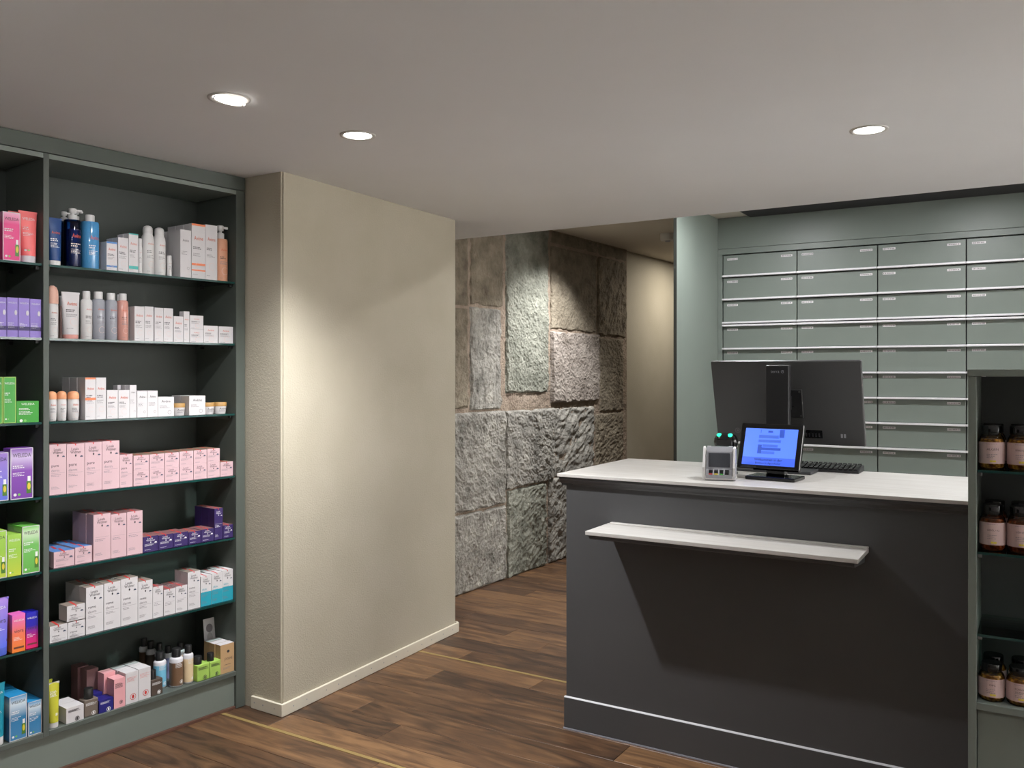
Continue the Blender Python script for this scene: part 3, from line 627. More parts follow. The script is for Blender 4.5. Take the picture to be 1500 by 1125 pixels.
WB, NB = 'wide bay', 'left bay'
b = lambda x0, x1, y, desc, **k: ('box', x0, x1, y, dict(desc=desc, **k))
BT = lambda x0, x1, y, body, desc, **k: ('bottle', x0, x1, y, dict(desc=desc, body=body, **k))
TB = lambda x0, x1, y, desc, **k: ('tube', x0, x1, y, dict(desc=desc, **k))
FK = lambda x0, x1, y, body, desc, **k: ('flask', x0, x1, y, dict(desc=desc, body=body, **k))
SPA = dict(m=K_WHITE, style='spa')
run_shelf(WB, 0, [
    TB(71.8, 94.2, 318.4, 'dark blue tube with white cap', m=K_DBLUE, capm=M_WHITE, style='spawhite', caph=.1),
    BT(99.6, 124.6, 306.9, 324, 'dark blue pump bottle', m=T_BLUE, liquid=K_DBLUE, capm=M_WHITE, cap='pump', capw=.5, shape='straight', style='spawhite'),
    BT(125.2, 150.5, 316.5, 327, 'bright blue bottle with white cap', m=T_SKY, liquid=C('bright_blue', 50, 120, 176), capm=M_WHITE, capw=.5, shape='straight', style='spawhite'),
    b(156, 171.6, 354.4, 'small white carton with blue top edge', top=K_BLUE, band=[(.94, 1, K_BLUE), (.12, .18, K_BLUE)], rows=2, **SPA),
    b(173, 188.2, 348.4, 'white carton with orange wordmark', rows=2, **SPA),
    b(188.6, 202.6, 342.4, 'white carton with teal top edge', top=K_TEAL, band=[(.97, 1, C('mint', 80, 176, 170)), (.09, .17, C('mint', 80, 176, 170))], rows=2, **SPA),
    BT(203.2, 210.2, 350, 360, 'slim white spray bottle', m=M_WHITE, capm=M_WHITE, capw=.85, shape='can', style='spa', s=.03),
    BT(212.6, 229.6, 331.6, 343, 'tall white aerosol can', m=M_WHITE, capm=M_WHITE, capw=.76, shape='can', cap='dome', style='spa', cat='spray can', name='aerosol_can'),
    BT(229.8, 246.4, 334.5, 345.5, 'white aerosol can', m=M_WHITE, capm=M_WHITE, capw=.76, shape='can', cap='dome', style='spa', cat='spray can', name='aerosol_can'),
    BT(246.6, 253.4, 375, 380, 'very small white bottle', m=M_WHITE, capm=M_WHITE, capw=.9, shape='straight', style='spa'),
    b(264, 280.3, 337, 'tall white carton with grey print', m=K_WHITE, style='spagrey', s=.016, rows=3, d=.05),
    b(280.8, 300.8, 328.5, 'tall white carton with orange top edge', band=[(.965, 1, K_OR), (.24, .28, K_OR), (.14, .165, K_OR)], s=.016, rows=3, d=.055, **SPA),
    b(301, 318.4, 330, 'tall white carton with green leaf sticker', band=None, s=.016, rows=3, d=.055, **SPA),
    BT(319.4, 338.2, 332, 352, 'peach pump bottle', m=K_PEACH, capm=M_WHITE, cap='pump', capw=.52, shape='straight', style='spa'),
    BT(89, 107, 311, 326, 'dark blue pump bottle', back=True, s=.17, m=T_BLUE, liquid=K_DBLUE, capm=M_WHITE, cap='pump', capw=.5, shape='straight'),
    BT(106, 125, 309, 325, 'dark blue pump bottle', back=True, s=.085, m=T_BLUE, liquid=K_DBLUE, capm=M_WHITE, cap='pump', capw=.5, shape='straight'),
    BT(126, 145, 320, 328.5, 'bright blue bottle with white cap', back=True, s=.12, m=T_SKY, liquid=C('bright_blue', 50, 120, 176), capm=M_WHITE, capw=.5, shape='straight')])
run_shelf(WB, 1, [
    BT(71.8, 88.8, 419, 445.6, 'white foam bottle with large pink domed cap', m=M_WHITE, capm=C('blush', 218, 170, 152), cap='dome', capw=1.0, shape='straight', style='spa'),
    TB(94.3, 121.6, 427.6, 'white tube with pink cap', m=K_WHITE, capm=C('pink_cap', 214, 150, 140), style='spa', caph=.09),
    BT(122.2, 138.6, 427, 438.5, 'white bottle with flip cap', m=M_WHITE, capm=M_WHITE, capw=.64, shape='round', style='spa'),
    BT(139.2, 157.8, 428, 438.5, 'clear bottle with white cap', m=T_CLEAR, liquid=None, capm=M_WHITE, capw=.64, shape='round', style='spa'),
    BT(158.2, 175.8, 430, 440, 'clear bottle with white cap', m=T_CLEAR, capm=M_WHITE, capw=.64, shape='round', style='spa'),
    BT(176.2, 191.5, 430.7, 440.5, 'clear bottle of pink lotion', m=T_ROSE, liquid=C('rose_lotion', 206, 142, 128), capm=M_WHITE, capw=.66, shape='round', style='spa'),
    b(197, 211.6, 449, 'white carton with orange wordmark', rows=2, **SPA), b(211.9, 225, 449.2, 'white carton with orange wordmark', rows=2, **SPA),
    b(226.4, 239.4, 451, 'white carton with orange wordmark', **SPA), b(239.7, 253.6, 451.8, 'white carton with orange wordmark', **SPA),
    b(254.4, 268.6, 463.6, 'short white carton', rows=2, **SPA), b(269, 277.6, 456.4, 'narrow white carton', **SPA),
    b(278.2, 298, 482.3, 'flat white carton', stackpos='lower one of the two-high stack', **SPA),
    b(278.2, 298, 462.4, 'flat white carton', stackpos='upper one of the two-high stack', lift=SH.z(288, 482.0, .02) - SZ[1] , **SPA),
    b(298.4, 319.2, 477.3, 'low white carton', **SPA), b(322.8, 343.6, 478.7, 'low white carton', **SPA),
    BT(87, 96, 434, 448, 'pinkish bottle', back=True, s=.07, m=C('pinkish', 196, 160, 150), capm=M_WHITE, capw=.7),
    BT(159, 171, 431, 441, 'clear bottle with white cap', back=True, s=.09, m=T_CLEAR, capm=M_WHITE, capw=.66), BT(172.5, 183, 432, 441, 'clear bottle of pink lotion', back=True, s=.09, m=T_ROSE, capm=M_WHITE, capw=.66)])
RO = dict(m=M_WHITE, capm=C('orange_cap', 226, 160, 118), capw=.96, shape='roll', cap='dome', style='spa', name='roll_on_bottle')
GR = dict(m=K_WHITE, style='spagrey')
run_shelf(WB, 2, [
    BT(71.6, 86.2, 573.5, 585, 'white roll-on with orange cap', **RO), BT(86.6, 100.4, 573, 584.5, 'white roll-on with orange cap', **RO), BT(102.5, 119.4, 573, 584.5, 'white roll-on with orange cap', **RO),
    b(124.8, 140.2, 553.3, 'tall white carton with orange bands', band=[(.96, 1, K_OR), (.46, .52, K_OR)], rows=3, d=.055, **SPA), b(140.5, 155.4, 553.3, 'tall white carton with orange wordmark', rows=2, d=.055, **SPA),
    b(156.6, 172.8, 571.5, 'white carton with orange wordmark', **SPA), b(173.4, 189.8, 571.5, 'white carton with orange wordmark', **SPA),
    b(190, 200, 564.3, 'narrow white carton', rows=2, **GR), b(201, 215.8, 573, 'white carton with grey wordmark', rows=2, **GR), b(216.2, 231, 572.5, 'white carton with grey wordmark', rows=2, **GR),
    b(231.3, 254.8, 581.6, 'low wide white carton with grey wordmark', **GR),
    ('tub', 257, 275.4, 591, dict(desc='small white jar with gold lid')), b(277.2, 300.8, 580, 'low wide white carton', rows=2, **GR),
    ('tub', 302, 318, 590, dict(desc='small white jar with gold lid')), ('tub', 318.8, 336, 589.5, dict(desc='small white jar with gold lid')),
    b(172, 179, 564.3, 'narrow white carton', back=True, s=.10, **GR), b(180, 187, 564.3, 'narrow white carton', back=True, s=.12, **GR)])
LP = dict(m=K_PINK, seal=True)
xs = [(195.6, 218.4), (219.1, 240.7), (241.4, 262.3), (263, 283.2), (283.7, 302.9), (303.4, 322)]
items = [b(72.2, 97.2, 651, 'tall pink carton', style='labpure', top=K_MAUVE, rows=2, d=.05, **LP), b(97.7, 123.8, 650, 'tall pink carton', style='labpure', top=K_MAUVE, rows=2, d=.05, **LP),
    b(124.3, 149.4, 648, 'tall pink carton', style='labpure', top=K_MAUVE, rows=2, d=.05, **LP), b(149.8, 175, 646, 'tall pink carton', style='labpure', top=K_MAUVE, rows=2, d=.05, **LP),
    b(175.3, 194.4, 665.6, 'medium pink carton', style='labpure', top=K_MAUVE, rows=2, d=.045, **LP)]
K_OLIVE = C('olive_top', 128, 112, 92)
for i, (x0, x1) in enumerate(xs):
    f = i / 5; ym = 689.6 - 12 * f; yt = 667 - 9.8 * f
    items.append(b(x0, x1, ym, 'small pink carton', style='lab', stackpos='lower of %s two-high stack' % ORD[i], rows=2, d=.05, m=K_PINK))
    items.append(b(x0, x1, yt, 'small pink carton', style='lab', stackpos='upper of %s two-high stack' % ORD[i], rows=2, d=.05, top=K_OLIVE, lift=SH.z((x0 + x1) / 2, ym - .2, .02) - SZ[3], **LP))
items.append(b(324, 342.6, 676.4, 'single low pink carton', stackpos='alone at the right end', style='lab', top=K_OLIVE, **LP)); run_shelf(WB, 3, items)
DP = dict(m=K_PUR, top=K_MAUVE, style='lab_dark', seal=True, rows=2, d=.045)
run_shelf(WB, 4, [
    b(78.7, 109.2, 807, 'low pink carton with blue top', style='lab', top=K_BLUE, rows=3, d=.055, **LP), b(110, 134.8, 800.5, 'low pink carton with blue top', style='lab', top=K_BLUE, rows=3, d=.055, **LP),
    b(136.8, 162, 753, 'tall pink carton', style='lab', top=K_MAUVE, rows=3, d=.05, **LP), b(162.7, 185.4, 752.5, 'tall pink carton', style='lab', top=K_MAUVE, rows=2, d=.05, **LP), b(186, 209, 749, 'tall pink carton', style='lab', top=K_MAUVE, rows=2, d=.05, **LP),
    b(209.6, 231.8, 785.6, 'low dark purple carton', **DP), b(232.3, 253.6, 783, 'low dark purple carton', **DP), b(254, 275.4, 780, 'low dark purple carton', **DP),
    b(276, 294.6, 778.4, 'low dark purple carton', **DP), b(295, 313.4, 774.8, 'low dark purple carton', **DP), b(314, 326.4, 744.8, 'tall dark purple carton', **dict(DP, rows=3)), b(327.6, 341.8, 768.8, 'low dark purple carton', **DP)])
LW = dict(m=K_WHITE, seal=True, top=K_TAUPE)
run_shelf(WB, 5, [
    b(72.7, 98.8, 915.6, 'low white carton', style='labreme', d=.06, **LW), b(99.4, 124.6, 909.6, 'low white carton', style='labreme', d=.06, **LW),
    b(98, 124.4, 886, 'white carton lying on the low cartons', style='labreme', stackpos='near left end', d=.06, lift=SH.z(111, 908.6, .02) - SZ[5], **LW),
    b(126, 151.6, 859, 'tall white carton', style='labreme', rows=3, d=.05, **LW), b(152.3, 176.8, 853, 'tall white carton', style='labreme', rows=2, d=.05, **LW),
    b(177.2, 201.8, 846.7, 'tall white carton', style='labreme', rows=2, d=.05, **LW), b(202.2, 223.6, 850.8, 'tall white carton', style='labreme', rows=2, d=.05, **LW),
    b(224, 239, 859, 'slim white carton with mauve top', style='lab', **dict(LW, top=K_MAUVE)), b(240, 257.2, 862.8, 'white carton with mauve top', style='lab', rows=2, **dict(LW, top=K_MAUVE)), b(257.6, 274.4, 858, 'white carton with mauve top', style='lab', rows=2, **dict(LW, top=K_MAUVE)),
    b(275, 293.4, 837, 'tall white carton', style='labreme', rows=2, d=.045, **LW),
    b(294, 309.8, 843.6, 'white carton with teal lower half', style='labskin', band=[(0, .46, K_TEAL)], rows=2, **dict(LW, top=K_WHITE)), b(310.2, 325.6, 839.3, 'white carton with teal lower half', style='labskin', band=[(0, .46, K_TEAL)], rows=2, **dict(LW, top=K_WHITE)),
    b(326, 341.8, 834.7, 'white carton with teal lower half', style='labskin', band=[(0, .46, K_TEAL)], rows=2, **dict(LW, top=K_WHITE))])
def cyl(x0, x1, y, body, desc, lm, **k): return BT(x0, x1, y, body, desc, m=C('milky', 206, 204, 208), label_m=lm, capm=M_BLACK, capw=.64, shape='round', cap='ribbed', **k)
run_shelf(WB, 6, [
    TB(72, 89.6, 1001, 'yellow-green tube with white cap', m=K_YG, capm=M_WHITE, style='farmw', caph=.12, crimp=M_WHITE, s=.008),
    b(97, 122.8, 1034.8, 'low white soap carton', m=K_WHITE, style='farm', seed=3, rows=2, d=.055, s=.008),
    FK(123.6, 144, 1009.6, 1024.5, 'grey-brown square bottle with black cap', m=K_GREY, style='farmw', s=.012, capw=.62),
    b(145, 166.2, 1024, 'dark blue carton', m=K_NAVY, style='farmw', d=.05, s=.008),
    b(167, 183.6, 994, 'pink carton', m=K_ROSE, style='farm', d=.05, s=.008, seed=1), b(184, 202.6, 984.4, 'white carton with red emblem', m=K_WHITE, style='farmred', rows=2, d=.055, s=.012), b(203, 220.8, 978.6, 'white carton with red emblem', m=K_WHITE, style='farmred', rows=2, d=.055, s=.012),
    FK(221.4, 238.6, 982, 995, 'dark brown square bottle with black cap', m=K_BR2, style='farmw', s=.012, capw=.56, cx=-.18),
    cyl(230.5, 247.5, 953, 965, 'round bottle with light blue label', K_LBLUE, style='farmw', s=.058), cyl(254.6, 272.4, 947.7, 960, 'round bottle with brown label', K_BROWN, style='farmw', s=.02), cyl(273, 286.5, 943.6, 955, 'round bottle with cream label', K_CREAM, style='farmw', s=.02),
    FK(289, 307, 961.5, 973, 'lime green square bottle with black cap', m=K_LIME, s=.01, cx=-.2), FK(307.7, 323.4, 956.5, 968, 'lime green square bottle with black cap', m=K_LIME, s=.01, cx=-.2),
    b(324, 344, 943, 'kraft carton with white top', m=K_KRAFT, top=K_WHITE, style='kraft', d=.036, rows=3, s=.012),
    TB(66, 78.5, 997, 'yellow-green tube', back=True, s=.075, m=K_YG, capm=M_WHITE),
    b(113.5, 130, 976, 'mauve carton', back=True, s=.165, m=K_MAUVE, d=.05), b(127, 144, 980, 'mauve carton', back=True, s=.118, m=K_MAUVE, d=.045), b(132, 150, 1016, 'dark blue carton', back=True, s=.066, m=K_NAVY, d=.045), b(152, 169, 985, 'pale pink carton', back=True, s=.063, m=K_ROSE, d=.045),
    cyl(208, 221, 934, 945, 'round bottle with black cap', K_BROWN, back=True, s=.225), cyl(218, 231, 938, 949, 'round bottle with black cap', K_BR2, back=True, s=.175), cyl(231, 243, 941, 952, 'round bottle with black cap', K_BR2, back=True, s=.125),
    cyl(244, 256, 945, 955, 'round bottle with black cap', C('lilac', 150, 150, 190), back=True, s=.125), cyl(262, 274, 940, 950, 'round bottle with black cap', K_CREAM, back=True, s=.10)])
# leaning product card at the back of the bottom board
t_, w_ = place(302, 318, 6, .13); cz = ZB + .15
cd = MB().bev(-w_ / 2, w_ / 2, 0, .003, 0, .20, K_WHITE, .0005, 1); o = tag(obj('product_card', cd, None, SH.w(t_, .128, ZB + .001), SH.a + .25), 'small white card standing behind the kraft cartons', 'card')
o.rotation_euler = (-.12, 0, SH.a); obj('printed_figure', Print(-.0005).ell(0, .16, .016, .018, M_INKL).ell(0, .12, .014, .022, C('mid_grey', 176, 172, 172)), o)
# left bay
run_shelf(NB, 0, [b(3.8, 30, 311, 'magenta carton with bottle picture', m=G_MAG, style='weldark', d=.05, s=.012, frame=K_WHITE), TB(31, 58.6, 308.8, 'coral tube with pale cap', m=K_CORAL, capm=C('pale_cap', 206, 200, 206), style='wel', caph=.13, s=.012), TB(16, 42, 309.5, 'coral tube', back=True, s=.1, m=K_CORAL, capm=M_WHITE)])
run_shelf(NB, 1, [b(x0, x1, y, 'lavender carton with flower print', m=K_LAV, style='flower', d=.05, s=.012, frame=None, rows=1) for x0, x1, y in ((-7, 9.6, 435.4), (10.3, 26.4, 436), (27, 43.6, 437), (44.1, 60.6, 438.4))])
run_shelf(NB, 2, [b(-15.5, 4, 552.3, 'tall green carton', m=K_GRN, style='wel', frame=K_LIME, d=.05, s=.012), b(4.8, 23.5, 552.3, 'tall green carton', m=K_GRN, style='wel', frame=K_LIME, d=.05, s=.012), b(24.2, 57, 587.6, 'low bright green carton', m=C('bright_green', 48, 150, 40), style='wel', d=.07, s=.012)])
run_shelf(NB, 3, [b(-18, 12.6, 663.5, 'lavender carton with oil bottle picture', m=G_LAVB, style='weldark', frame=K_WHITE, d=.05, s=.012), b(15.2, 48.6, 656.5, 'purple carton with oil bottle picture', m=G_PURP, style='weldark', frame=K_WHITE, d=.055, s=.008)])
run_shelf(NB, 4, [b(-18, 10, 778.6, 'lime carton', m=G_LIME, style='weldark', frame=K_WHITE, d=.055, s=.01), b(10.8, 31.2, 783, 'slim lime carton', m=G_LIME, style='wel', rows=2, d=.045, s=.01), b(32.4, 58.2, 770.5, 'green carton with oil bottle picture', m=G_GREEN, style='weldark', frame=K_WHITE, rows=2, d=.055, s=.01)])
run_shelf(NB, 5, [TB(-15, 17.3, 878.4, 'lavender blue tube', m=G_LAVB, capm=C('slate_cap', 80, 100, 200), style='vlora', s=.01), b(17.8, 37.2, 900, 'pink and orange carton', m=G_SUN, style='vlora', d=.045, s=.012), b(38, 56, 896.6, 'blue and pink carton', m=G_NITE, style='vlora', d=.045, s=.02)])
run_shelf(NB, 6, [TB(-14, 10.6, 1003.6, 'teal tube with white cap', m=K_TEALD, capm=M_WHITE, style='wel', s=.008), b(13.8, 39.6, 1019, 'blue carton', m=G_AQUA, style='weldark', frame=K_WHITE, rows=3, d=.05, s=.008), b(42, 62, 1026.5, 'small blue carton', m=G_AQUA, style='weldark', frame=K_WHITE, rows=3, d=.045, s=.008)])

# ------------------------------------------------------------------ drawer wall
dw = thing('drawer_cabinet', 'wall of grey-green pharmacy drawers with metal grip strips', 'cabinet', DR.w(0), DR.a)
cols = [DR.t(1059), DR.t(1167.5), DR.t(1285.5), DR.t(1415.5)]; cw_ = cols[3] - cols[2]; cols += [cols[3] + cw_, cols[3] + 2 * cw_]
ztop = DR.z(1286, 358.3); PIT = (DR.z(1286, 545.4) - DR.z(1286, 656)) / 3
gapz = [DR.z(1300, y) for y in (357.3, 393.3, 430.7, 467.9)]
obj('carcass', MB().box(cols[0], cols[-1], .020, .60, .0, ztop, M_GAP), dw)
obj('fascia', MB().bev(-.002, cols[-1] + .02, 0, .05, DR.z(1052, 365.4) + .001, CEIL2 - .002, M_GREEN, .001, 1), dw)
obj('top_rail', MB().bev(-.002, cols[-1] + .02, 0, .05, ztop + .004, DR.z(1052, 365.4) - .001, M_GREEN, .001, 1), dw)
obj('stile', MB().bev(-.002, cols[0] - .004, 0, .05, .002, ztop + .004, M_GREEN, .001, 1), dw)
obj('stile', MB().bev(cols[-1] + .004, cols[-1] + .02, 0, .05, .002, ztop + .004, M_GREEN, .001, 1), dw)
s_ = .79
obj('end_panel', MB().bev(-.022, -.002, -s_, .60, .002, CEIL2 - .002, M_GREEN, .001, 1), dw)
obj('edge_band', MB().box(-.022, -.002, -s_ - .002, -s_, .002, CEIL2 - .002, mat('dark_edge', srgb(62, 66, 62), .5)), dw)
fronts = []                                 # (z0, z1, grip at top?)
zz = ztop
for k in range(3): fronts.append((gapz[k + 1] if k < 3 else 0, zz - .002, False)); zz = gapz[k + 1]
zz = DR.z(1300, 470.6)
g0 = DR.z(1286, 544.1); zs = [DR.z(1300, 469.0), DR.z(1300, 506.1)] + [g0 - PIT * k for k in range(0, 10)]
zs = [z for z in zs if z > .1]
for k in range(len(zs)): fronts.append(((zs[k + 1] if k + 1 < len(zs) else .06), zs[k], True))
DRM = {}
def label_mesh(v):
    if ('l', v) not in DRM:
        p = Print(-.0012); p.box(-.036, .036, -.001, 0, -.0065, .0065, C('label_strip', 226, 222, 222)); rg = random.Random(v); x = -.033
        while x < .03: w = rg.uniform(.002, .006); p.rect(x, x + w, -.004, .004, M_INKL); x += w + rg.uniform(.001, .003)
        DRM[('l', v)] = p.mesh('label_strip')
    return DRM[('l', v)]
for c in range(5):
    w = cols[c + 1] - cols[c]
    for (z0, z1, up) in fronts:
        h = z1 - z0
        if h < .03: continue
        key = (round(w, 3), round(h, 3), up)
        if key not in DRM:
            fz0, fz1 = (.002, h - .0135) if up else (.0135, h - .002)
            DRM[key] = MB().bev(.0035, w - .0035, 0, .018, fz0, fz1, M_GREEN, .0008, 1).mesh('drawer')
            gz0, gz1 = (h - .013, h - .0012) if up else (.0012, .013)
            DRM[key + ('g',)] = MB().bev(.0012, w - .0012, -.028, .018, gz0, gz1, M_ALU, .0015, 2).mesh('grip_strip')
        o = link('drawer', DRM[key], dw, (cols[c], 0, z0)); link('grip_strip', DRM[key + ('g',)], o)
        for fx in (.135, .865): 
            q = link('label_strip', label_mesh(R1.randrange(8)), o, (w * fx, 0, h - .028 if not up else h - .034))

# ------------------------------------------------------------------ counter
cn = thing('sales_counter', 'dark anthracite sales counter with white ledge across its front', 'counter', CT.w(0), CT.a)
TZ = 1.003; CL = 2.3; tl = (floor_pt(816, 693.5, TZ) - CT.o); tx = tl.dot(CT.d); ty = tl.dot(CT.n); CD = .70
bx = CT.t(829.5, .008)
obj('front_panel', MB().bev(bx, CL, .008, .05, .08, TZ - .045, M_DARK, .001, 1), cn)
obj('side_panel', MB().bev(bx, bx + .03, .05, CD - .03, .002, TZ - .045, M_DARK, .001, 1), cn)
obj('back_panel', MB().box(bx + .03, CL, CD - .05, CD - .03, .002, TZ - .045, M_DARK), cn)
kz = CT.z(831, 1022)
obj('skirting', MB().bev(0, CL, 0, .02, .006, kz, M_DARK, .0015, 2), cn)
obj('skirting_highlight', MB().prof_x([(0.0005, kz), (.0075, kz + .004), (.0079, kz + .0045), (.0079, kz)], .0, CL, mat('skirting_lit_edge', srgb(205, 205, 207), .35)), cn)  # bright colour paints the light caught along the skirting's top edge
obj('floor_seal', MB().box(-.002, CL, -.003, .004, .0005, .006, mat('pale_seal', srgb(150, 150, 158), .5)), cn)
# moulding under the worktop
mz = TZ - .012
prof = [(ty + .006, mz - .002), (ty + .006, mz - .010), (ty + .012, mz - .014), (ty + .016, mz - .022), (.004, mz - .030), (.008, mz - .036), (.04, mz - .036), (.04, mz - .002)]
obj('cornice', MB().prof_x(prof, tx + .006, CL, M_DARK), cn)
obj('cornice_side', MB().box(tx + .008, bx + .03, .0, CD - .03, mz - .034, mz - .003, M_DARK), cn)
wt = tag(obj('worktop', MB().bev(tx, CL, ty, ty + CD, TZ - .0125, TZ, M_TOP, .0015, 2), None, CT.w(0), CT.a), 'pale marbled worktop slab on the dark sales counter', 'worktop')
ld = .20; a0 = CT.t(857, -ld + .008); LZ = CT.z(857, 778, -ld + .008)
lx1 = CT.t(1257, -ld + .008)
le = obj('ledge', MB().bev(a0, lx1, -ld + .008, .008, LZ - .014, LZ, M_TOP, .0015, 2), cn); le['label'] = 'narrow white ledge'
obj('ledge_rim', MB().bev(a0 + .015, lx1, -.012, .008, LZ, LZ + .006, M_TOP, .001, 1), le)
obj('ledge_moulding', MB().prof_x([(-ld + .014, LZ - .0145), (-ld + .014, LZ - .024), (-ld + .024, LZ - .030), (-.006, LZ - .046), (.008, LZ - .046), (.008, LZ - .0145)], a0 + .012, lx1 - .012, M_DARK), le)

# ------------------------------------------------------------------ things on the counter
def cpos(px, py, z=TZ): q = floor_pt(px, py, z); return Vector((q.x, q.y, z))
# monitor seen from behind
my, mt = -.558, .283
mo = thing('monitor', 'large black monitor seen from behind on the counter', 'monitor', (0, 0, 0))
mc = Vector((1.138, 3.635, 1.271)); mo.location = (mc.x, mc.y, TZ)
RM = Matrix.Rotation(my, 4, 'Z') @ Matrix.Rotation(mt, 4, 'X')
def sub(name, mb, parent, matx): o = obj(name, mb, parent); o.matrix_local = matx; return o
mloc = Matrix.Translation((0, 0, mc.z - TZ)) @ RM
hs = sub('housing', MB().bev(-.305, .305, 0, .022, -.18, .18, mat('monitor_back', srgb(62, 62, 62), .42), .004, 2), mo, mloc)
sub('screen', MB().box(-.298, .298, .0222, .0226, -.168, .174, M_BLACKG), mo, mloc)
pp = Print(-.0006); pp.ring(-.213, -.128, .012, .003, C('button', 92, 92, 92)); pp.rect(-.218, -.208, -.133, -.123, C('button', 92, 92, 92)); obj('power_button', pp, hs)
pp = Print(-.0006); pp.rect(.06, .14, -.15, -.115, M_BLACKG); [pp.rect(.072 + .013 * k, .078 + .013 * k, -.144, -.128, M_LGREY) for k in range(5)]; obj('port_panel', pp, hs)
pp = Print(-.0006); pp.rect(.212, .220, -.145, -.128, M_LGREY); pp.rect(.224, .232, -.145, -.128, M_LGREY); obj('lock_slot', pp, hs)
col_ = Vector((1.0725, 3.52)) - mc.to_2d()
cz_ = Matrix.Translation((col_.x, col_.y, 0)) @ Matrix.Rotation(my, 4, 'Z')
ztc = 1.4275 - TZ
sub('column', MB().bev(-.046, .046, -.018, .022, .010, ztc, M_BLACK, .004, 2), mo, cz_)
lt = Print(-.0188); lt.text('terra', -.008, ztc - .026, .034, .010, M_LGREY); lt.ring(.022, ztc - .026, .0062, .0016, M_LGREY, 12, .5, 5.8); lt.ell(.024, ztc - .026, .0022, .0022, M_LGREY, 6)
sub('logo', lt, mo, cz_)
sub('base_plate', MB().bev(-.15, .15, -.10, .03, .001, .012, mat('dark_grey_metal', srgb(70, 71, 74), .35, .3), .002, 2), mo, cz_)
sub('mount_arm', MB().bev(-.03, .03, .018, .10, .24, .30, M_BLACK, .004, 1), mo, cz_)
mp_ = MB().bev(-.072, .072, -.010, -.0005, -.062, .062, M_BLACK, .003, 1).lathe([(.045, -.012), (.048, -.011), (.048, -.010)], M_BLACKG, n=4)
sub('mount_plate', mp_, mo, mloc)
for sx_ in (-.062, .062):
    for sz_ in (-.052, .052):
        q = MB(); q.add([(sx_ + .005 * math.cos(k), -.0108, sz_ + .005 * math.sin(k)) for k in [i * math.pi / 4 for i in range(8)]], [tuple(range(8))], M_CHROME); sub('screw', q, mo, mloc)
# customer display
cd_ = Vector((.956, 3.24, 1.125)); dy, dt = -.63, -.346; bp_ = cpos(1131, 703.5)
cdp = thing('customer_display', 'small tilted customer display with blue screen on the counter', 'display', bp_)
Md = Matrix.Translation(cd_ - bp_) @ Matrix.Rotation(dy, 4, 'Z') @ Matrix.Rotation(dt, 4, 'X')
bz_ = sub('bezel', MB().bev(-.1175, .1175, 0, .024, -.0875, .0875, M_BLACKG, .004, 2), cdp, Md)
def screen_mat():
    m = mat('blue_screen', srgb(84, 124, 240), .3, emit=srgb(84, 124, 240), es=.75); return m
MS = screen_mat(); E = lambda n, *c: mat('screen_' + n, srgb(*c), .3, emit=srgb(*c), es=.7)
sp = Print(-.0005); sp.rect(-.099, .099, -.074, .067, MS); scr = obj('screen', sp, bz_)
s2 = Print(-.0010); s2.rect(-.099, .099, -.074, -.044, E('band', 62, 96, 214))
for i, (x0, x1, z0, z1, c) in enumerate([(-.045, .03, .03, .042, 'm'), (-.045, .04, .014, .024, 'm'), (-.045, -.03, -.03, .004, 'd'), (-.028, .03, -.004, .006, 'm'), (-.03, .042, -.016, -.006, 'd'), (-.03, .02, -.03, -.020, 'm'), (.032, .05, .034, .064, 'd'), (-.04, -.038, .05, .062, 'd'), (-.012, .006, .052, .06, 'd')]):
    s2.rect(x0, x1, z0, z1, E('mid', 66, 100, 196) if c == 'm' else E('deep', 48, 78, 176))
s2.y = -.0015; DT = E('text', 26, 34, 84)
s2.text('Willkommen in der', 0, -.0525, .105, .0095, DT); s2.text('Bollwerk-Apotheke', 0, -.0665, .105, .0095, DT); obj('screen_picture', s2, scr)
Rz = Matrix.Rotation(dy, 4, 'Z')
sub('stand_neck', MB().bev(-.034, .034, .035, .07, .012, .085, M_BLACKG, .003, 2), cdp, Rz)
sub('stand_base', MB().bev(-.092, .092, -.03, .09, .001, .014, M_BLACKG, .003, 2), cdp, Rz)
# card terminal
tp = cpos(1053, 704.5); tz_ = -.30
te = thing('card_terminal', 'white and grey card payment terminal with coloured keys', 'terminal', tp, tz_)
prof = [(0, .004), (-.002, .018), (.018, .036), (.034, .108), (.046, .118), (.085, .110), (.104, .05), (.10, .004)]
obj('shell', MB().prof_x(prof, -.058, .058, M_WHITE), te)
inner = [(-.004, .010), (-.006, .022), (.014, .041), (.0295, .104), (.044, .1215), (.075, .1215), (.075, .01)]
fr = obj('front_housing', MB().prof_x(inner, -.046, .046, M_LGREY), te)
hood = [(-.02, .04), (.005, .062), (.028, .110), (.04, .118), (.03, .04)]
for x in (-.058, .050): obj('privacy_shield', MB().prof_x([(-.004, .012), (-.012, .050), (.026, .118), (.05, .122), (.06, .012)], x, x + .008, M_WHITE), te)
def onface(p0, p1, f, lift=.001): y = p0[0] + (p1[0] - p0[0]) * f; z = p0[1] + (p1[1] - p0[1]) * f; dy_, dz_ = p1[0] - p0[0], p1[1] - p0[1]; L = math.hypot(dy_, dz_); return (y - dz_ / L * lift, z + dy_ / L * lift)
ds = MB(); A, B_ = onface(inner[2], inner[3], .12), onface(inner[2], inner[3], .92)
ds.add([(-.038, A[0], A[1]), (.038, A[0], A[1]), (.038, B_[0], B_[1]), (-.038, B_[0], B_[1])], [(0, 1, 2, 3)], mat('terminal_dark', srgb(58, 60, 66), .4)); obj('recess_panel', ds, fr)
tpn = MB(); tpn.box(-.032, .032, .050, .068, .1215, .1222, mat('lcd', srgb(70, 74, 78), .25)); obj('small_screen', tpn, fr)
